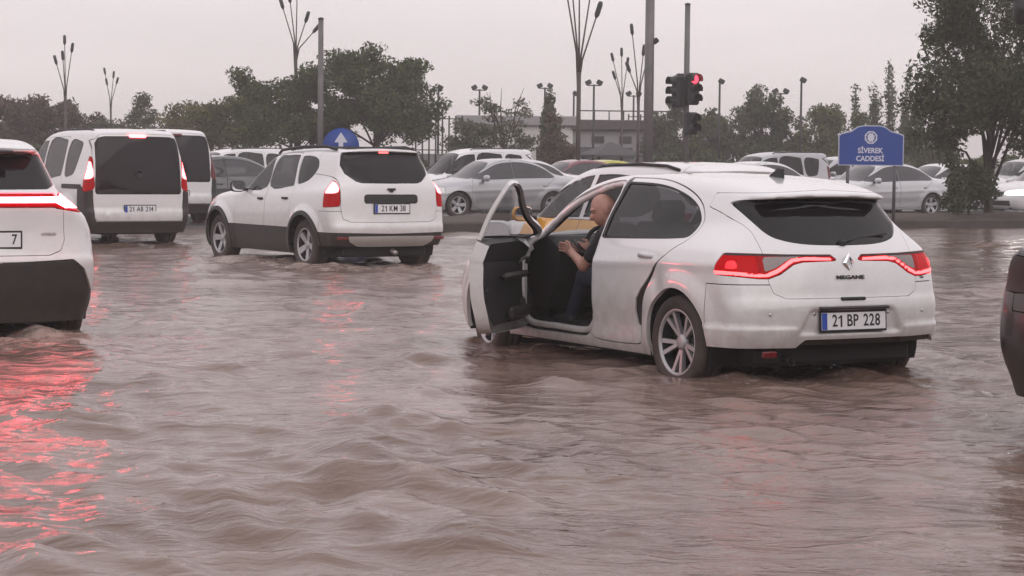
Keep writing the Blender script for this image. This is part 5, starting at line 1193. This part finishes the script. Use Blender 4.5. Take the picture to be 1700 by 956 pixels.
def build_sedan(P, head='clear_lens', glass='far_glass', arch_style='single'):
    root = empty('sedan_car')
    full = car_shell(SEDAN); body = cut_arches(full, SEDAN['arches']); _, body = body.cut(body.z() - .2)
    wf = [(3.16, .955), (2.86, 1.13), (2.58, 1.275), (2.35, 1.34), (2.065, 1.368), (2.065, 1.368), (2.065, .965), (2.065, .965)]
    wr = [(2.055, .97), (2.055, .97), (2.055, 1.37), (2.055, 1.37), (1.7, 1.36), (1.35, 1.29), (1.08, 1.18), (.9, 1.05), (.93, .995), (1.3, .985)]
    df = [(3.2, .27), (3.22, .9), (2.9, 1.14), (2.6, 1.31), (2.35, 1.385), (2.07, 1.41), (2.065, .9), (2.1, .3), (2.15, .27)]
    dr = [(2.055, 1.41), (1.65, 1.405), (1.3, 1.33), (1.0, 1.2), (.86, 1.05), (.95, .95), (1.2, .78), (1.36, .5), (1.38, .27), (2.1, .27), (2.09, .35), (2.055, .9)]
    ops = one('windscreen', glass, top_poly([(2.62, -.2), (2.62, .48), (2.72, .56), (3.18, .64), (3.28, .62), (3.36, .4), (3.4, 0), (3.4, -.2)], zmin=.93, smooth=False), -.006)
    ops += one('rear_window', glass, top_poly([(.68, -.2), (.68, .50), (.78, .56), (1.2, .52), (1.32, .45), (1.34, -.2)], zmin=1.0, smooth=False), -.006)
    ops += one('bonnet', P, top_poly([(3.42, -.3), (3.42, .4), (3.36, .66), (3.7, .72), (4.05, .64), (4.28, .40), (4.32, -.3)], zmin=.55, smooth=False), 0, .02)
    ops += both('headlight', head, side_lamp([(.45, .62), (.70, .60), (1.0, .64), (1.0, .80), (.70, .735), (.48, .70)], 9, x0=3.98), .0, .02)
    ops += one('grille', 'black_plastic', lambda V: np.maximum(np.maximum(np.abs(V[:, 1]) - .42, np.abs(V[:, 2] - .62) - .07), 3.9 - V[:, 0]), -.01, .02)
    ops += one('lower_grille', 'black_plastic', lambda V: np.maximum(np.maximum(np.abs(V[:, 1]) - .62, np.abs(V[:, 2] - .36) - .075), 3.9 - V[:, 0]), -.015, .02)
    ops += both('tail_light', 'red_reflector', side_lamp([(.42, .78), (.45, .92), (.8, .95), (1.1, .94), (1.1, .80), (.8, .76)], .36), -.002, .02)
    ops += one('boot_lid', P, lambda V: np.maximum(np.maximum(np.abs(V[:, 1]) - .62, .66 - V[:, 2]), V[:, 0] - .66), 0, .02)
    ops += both('door_window#f', glass, lambda s: side_poly(wf, s, 4), -.008) + both('door_window#r', glass, lambda s: side_poly(wr, s, 4), -.008)
    ops += both('door#f', P, lambda s: side_poly(df, s, 4), 0, .03) + both('door#r', P, lambda s: side_poly(dr, s, 4), 0, .03)
    body, ob = run_ops(body, ops, root)
    for s in (1, -1):
        for k, hx in (('f', 2.25), ('r', 1.2)):
            ob['door_window#%s#%d' % (k, s)].parent = ob['door#%s#%d' % (k, s)]
            handle(ob['door#%s#%d' % (k, s)], hx, s * (yside(full, hx, .80, s) - .01), .80, s, P, .17)
        mirror(ob['door#f#%d' % s], 2.88, s * .87, .975, s, P)
    finish(root, SEDAN, body, P, .775, .315, .21, .2, 5, 'single', lining=False)
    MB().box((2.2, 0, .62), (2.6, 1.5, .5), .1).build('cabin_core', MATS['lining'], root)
    fr = plate(root, (xrear(full, 0, .72) - .014, 0, .74), '')
    return root

def repaint(root, a, b):
    """give a copied car its own colour"""
    for o in [root] + list(root.children_recursive):
        for sl in getattr(o, 'material_slots', []):
            if sl.material == MATS[a]: sl.link = 'OBJECT'; sl.material = MATS[b]
# ---------------------------------------------------------------- the driver (in the hatchback's own coordinates)
def build_person(car):
    A = lambda *p: np.array(p, float)
    def cap(p, a, b, ra, rb):
        ab = b - a; t = np.clip(((p - a) @ ab) / (ab @ ab), 0, 1); return np.linalg.norm(p - a - t[:, None] * ab, axis=1) - (ra + (rb - ra) * t)
    def ellip(p, c, r, Rm=np.eye(3)): q = ((p - c) @ Rm) / r; n = np.linalg.norm(q, axis=1); return (n - 1) * min(r)
    hip, chest, neck, head = A(1.97, .42, .64), A(2.04, .47, .90), A(2.10, .52, 1.05), A(2.17, .565, 1.165)
    f = A(.42, .83, -.40); f /= np.linalg.norm(f); l = np.cross(A(0, 0, 1), f); l /= np.linalg.norm(l); u = np.cross(f, l); HR = np.stack([f, l, u], 1)
    H = lambda a, b, c: head + HR @ A(a, b, c)
    side = A(-.25, 1, 0) / 1.03
    sl, sr = chest + side * .185 + A(0, 0, .07), chest - side * .185 + A(0.03, 0, .07)
    el, er = A(2.21, .715, .755), A(2.34, .30, .78); hl, hr = A(2.42, .69, .835), A(2.46, .50, .85)
    kl, kr = A(2.44, .56, .66), A(2.46, .30, .66); fl, fr = A(2.66, .56, .34), A(2.70, .28, .34)
    fing = []
    for hnd, el_, sg in ((hl, el, 1), (hr, er, -1)):
        d = hnd - el_; d /= np.linalg.norm(d); across = np.cross(d, A(0, 0, 1)); across /= np.linalg.norm(across); nrm = np.cross(across, d); inw = across * sg
        for i, L_ in enumerate((.068, .078, .072, .056)):
            b = hnd + d * .075 + nrm * (.028 - .019 * i); m_ = b + d * L_ * .55 + inw * -.012; e = m_ + d * L_ * .35 - inw * .035 * (1 if sg > 0 else 1)
            fing += [(b - d * .02, m_, .0098, .009), (m_, e, .009, .0078)]
        tb = hnd + d * .03 + nrm * .03; tm = tb + nrm * .03 + d * .022 - inw * .012; te = tm + d * .034 - inw * .010; fing += [(hnd, tm, .013, .011), (tm, te, .0105, .009)]
    def groups(p):
        torso = smin(smin(ellip(p, hip, A(.15, .175, .13)), cap(p, hip, chest, .135, .15), .08), smin(cap(p, chest + side * .09, chest - side * .09, .115, .115), cap(p, sl, sr, .075, .075), .08), .08)
        torso = smin(torso, smin(cap(p, sl, sl + (el - sl) * .62, .066, .060), cap(p, sr, sr + (er - sr) * .62, .066, .060), .03), .05)
        skin = smin(ellip(p, head, A(.098, .076, .115), HR), ellip(p, H(.022, 0, -.055), A(.068, .058, .065), HR), .04)
        skin = smin(skin, cap(p, neck - A(0, 0, .05), head - HR @ A(.02, 0, .06), .058, .055), .03)
        skin = smin(skin, cap(p, H(.09, 0, .02), H(.113, 0, -.022), .010, .016), .015)                       # nose
        for sg in (1, -1):
            skin = smin(skin, ellip(p, H(-.005, sg * .078, -.005), A(.022, .009, .032), HR), .008)            # ears
            skin = smax(skin, -ellip(p, H(.098, sg * .031, .012), A(.016, .018, .010), HR), .02)               # eye hollows
            skin = smin(skin, ellip(p, H(.082, sg * .031, .011), A(.013, .013, .010), HR), .004)
            skin = smin(skin, cap(p, H(.092, sg * .012, .032), H(.085, sg * .05, .03), .008, .007), .012)      # brows
        skin = smin(skin, cap(p, H(.088, -.018, -.062), H(.088, .018, -.062), .008, .008), .01)               # mouth
        skin = smax(skin, -cap(p, H(.099, -.022, -.060), H(.099, .022, -.060), .003, .003), .004)
        arm = 1e3
        for s_, e_, h_ in ((sl, el, hl), (sr, er, hr)):
            d = (h_ - e_) / np.linalg.norm(h_ - e_); arm = np.minimum(arm, smin(cap(p, s_ + (e_ - s_) * .4, e_, .047, .041), cap(p, e_, h_, .041, .028), .02)); 
            ac = np.cross(d, A(0, 0, 1)); ac /= np.linalg.norm(ac); nr = np.cross(ac, d)
            palm = np.stack([d, nr, ac], 1); arm = smin(arm, ellip(p, h_ + d * .04, A(.055, .042, .018), palm), .018)
        for a, b, r0, r1 in fing: arm = smin(arm, cap(p, a, b, r0, r1), .006)
        legs = smin(smin(cap(p, hip + side * .08, kl, .092, .066), cap(p, kl, fl, .062, .045), .03), smin(cap(p, hip - side * .08, kr, .092, .066), cap(p, kr, fr, .062, .045), .03), .03)
        shoes = np.minimum(cap(p, fl - A(.03, 0, .015), fl + A(.17, .01, -.02), .045, .036), cap(p, fr - A(.03, 0, .015), fr + A(.17, -.01, -.02), .045, .036))
        return torso, skin, arm, legs, shoes
    def F(x, y, z):
        t, s, a, l_, sh = groups(np.stack([x, y, z], 1)); return smin(smin(smin(smin(t, s, .02), a, .012), l_, .04), sh, .015)
    S = mesh_sdf(F, (1.78, .12, .24), (2.94, .84, 1.33), .0095, 2)
    root = S.obj('person', 'lining', None, 0, 0)
    tag(root, 'bald man in dark shirt and jeans sitting in the open hatchback, bent over his phone', 'person')
    me = root.data; me.materials.clear()
    mat('skin', (.44, .235, .185), .5, var=.12, vscale=14); mat('shirt', (.020, .019, .024), .85, bump=.3, bscale=20); mat('jeans', (.028, .035, .058), .85, bump=.3, bscale=30); mat('shoe', (.02, .02, .02), .6)
    for n_ in ('shirt', 'skin', 'jeans', 'shoe'): me.materials.append(MATS[n_])
    c = S.V[S.T].mean(1); g = np.stack(groups(c), 1); g[:, 2] += .003; k = g.argmin(1); me.polygons.foreach_set('material_index', np.array([0, 1, 1, 2, 3])[k].astype(np.int32))
    ph = MB(); mid = (hl + hr) / 2 + A(.055, -.015, .04); M = Matrix.Rotation(R(20), 3, 'Z') @ Matrix.Rotation(R(-42), 3, 'Y')
    pc = empty('phone', label='dark mobile phone held in both hands by the seated man', cat='phone')
    MB().box(mid, (.152, .074, .009), .003, M).build('phone_case', MATS['ink'], pc); MB().box(Vector(mid) + M @ Vector((0, 0, .0055)), (.14, .066, .001), 0, M).build('screen', MATS['dark_glass'], pc)
    for o in (root, pc):
        o.rotation_euler = car.rotation_euler; c_, s_ = math.cos(car.rotation_euler.z), math.sin(car.rotation_euler.z); o.location = Vector(car.location) + Vector((.02 * c_ - .03 * s_, .02 * s_ + .03 * c_, .005))
    return root
# ---------------------------------------------------------------- traffic
hatch = place(build_hatch(), (.77, .78), 1146, 14.06, .10)
build_person(hatch)
place(build_suv_rear(), (0, 0), -20, 16.3, .10)
place(build_duster(), (.82, .79), 516, 28.1, .07, HEAD + R(4))
vn = build_van(txt='21 AB 214'); tag(vn, 'white panel van with big black rear window and lit brake lights', 'van'); place(vn, (0, 0), 232, 34, .03, HEAD + R(3))
es = build_estate(); es.scale = (.93, .97, .935); place(es, (2.8, .68), 893, 21, .13)
CROSS = HEAD + math.pi / 2
FAR = 'cars queuing on the cross street'
sed = build_sedan('silver_paint'); place(sed, (3.63, .78), 757, 51.5, 0, CROSS); tag(sed, 'silver saloon car seen from its side, between the off-roader and the open door', 'car', FAR)
def far_car(src, px, Y, paint, nm, head=CROSS, ref=(2.2, 0), cat='car', sink=0, was='silver_paint', scale=1.0):
    c = copy_tree(src); place(c, ref, px, Y, sink, head); c.scale = (scale,) * 3
    if paint != was: repaint(c, was, paint)
    return tag(c, nm, cat, FAR)
w = far_car(sed, 1452, 57.6, 'pale_silver_paint', 'pale silver saloon behind the blue street sign posts')
far_car(sed, 1560, 64, 'white_paint_far', 'white saloon parked behind the pale silver one, beside the median tree')
rc = far_car(sed, 1745, 60.5, 'white_paint_far', 'white saloon with lit headlights at the right picture edge'); repaint(rc, 'clear_lens', 'head_glow')
far_car(sed, 385, 50.5, 'dark_grey_paint', 'dark grey saloon between the vans and the off-roader', ref=(1.6, 0))
far_car(sed, 880, 58.5, 'white_paint_far', 'white saloon behind the silver saloon, only its tail showing', ref=(1.5, 0))
far_car(sed, 950, 64, 'maroon_paint', 'dark red car beyond the silver saloon, only its roof showing')
far_car(sed, 1010, 66, 'lime_paint', 'yellow taxi beyond the hatchback, only its roof showing', ref=(1.8, 0))
far_car(sed, 1270, 60, 'white_paint_far', 'white car behind the hatchback roof, only its upper part showing', ref=(1.6, 0))
far_car(es, 1372, 66, 'silver_paint', 'silver crossover left of the blue sign, partly hidden by the hatchback', was='white_paint')
far_car(es, 1690, 70, 'silver_paint', 'silver crossover behind the median tree at the right edge', ref=(2.2, 0), was='white_paint')
for o in list(bpy.data.objects):
    if o.type == 'EMPTY' and o.name.startswith('taxi_car.') and o.parent is None: repaint(o, 'yellow_paint', 'silver_paint'); o.name = 'crossover_car'
van2 = far_car(vn, 1285, 64, 'silver_paint', 'silver van behind the hatchback roof, left of the blue sign', ref=(1.6, 0), cat='van', was='white_paint', scale=.93)
van3 = far_car(vn, 352, 45, 'white_paint', 'white van with dark rear window, half hidden behind the brake-lit van', head=HEAD, ref=(0, -.8), cat='van', was='white_paint', scale=1.06)
far_car(vn, 770, 61, 'white_paint', 'white van behind the silver saloon, showing a dark side window', ref=(2.0, 0), cat='van', was='white_paint', scale=.93)
far_car(vn, 375, 62, 'white_paint', 'white van far behind the dark grey saloon', ref=(2.0, 0), cat='van', was='white_paint', scale=.9)
for c in (van2, van3) + tuple(o for o in bpy.data.objects if o.type == 'EMPTY' and o.name.startswith('van')):
    if c is not vn: repaint(c, 'red_bright', 'red_reflector'); repaint(c, 'red_lens', 'red_reflector')
# black car whose nose pokes in from the right
bk = copy_tree(sed); repaint(bk, 'silver_paint', 'black_paint'); repaint(bk, 'red_reflector', 'dark_lens'); place(bk, (.12, .78), 1654, 11.2, .0, HEAD - math.pi / 2); tag(bk, 'black car poking its rounded tail in at the right picture edge', 'car'); del bk['group']

# ---------------------------------------------------------------- overhead signal reaching in at the top right corner
def overhead():
    Y = 30; x, _, zt = at(1697, 18, Y); root = empty('overhead_signal', (x + 1.0, Y, -.2), 0, 'dark rounded signal head hanging from an arm in the top right corner', 'traffic light')
    MB().tube([(0, 0, 0), (0, 0, zt + .75)], [.09, .07], 12).build('post', MATS['pole_grey'], root)
    MB().tube([(0, 0, zt + .42), (-.6, 0, zt + .44), (-1.22, 0, zt + .36)], [.05, .04, .03], 10).build('arm', MATS['dark_metal'], root)
    h = MB(); h.lathe([(.001, -.20), (.07, -.19), (.115, -.12), (.125, 0), (.12, .16), (.08, .21), (.001, .22)], 18, 'z', (-1.0, 0, zt + .2)); h.build('signal_head', MATS['dark_metal'], root)
    MB().lathe([(.08, 0), (.07, .015), (.001, .02)], 16, 'y', (-1.0, -.12, zt + .22), Matrix.Scale(-1, 3)).build('lens', MATS['ink'], root)
overhead()
# ---------------------------------------------------------------- rain haze
mh = bpy.data.materials.new('rain_haze'); mh.use_nodes = True; t = mh.node_tree; t.nodes.clear(); o_ = t.nodes.new('ShaderNodeOutputMaterial'); pv = t.nodes.new('ShaderNodeVolumePrincipled')
pv.inputs['Color'].default_value = (.95, .92, .92, 1); pv.inputs['Density'].default_value = .0016; pv.inputs['Anisotropy'].default_value = .2; t.links.new(pv.outputs[0], o_.inputs['Volume'])
tag(MB().box((0, 300, 6.3), (1420, 1240, 15.4)).build('haze', mh), kind='stuff')
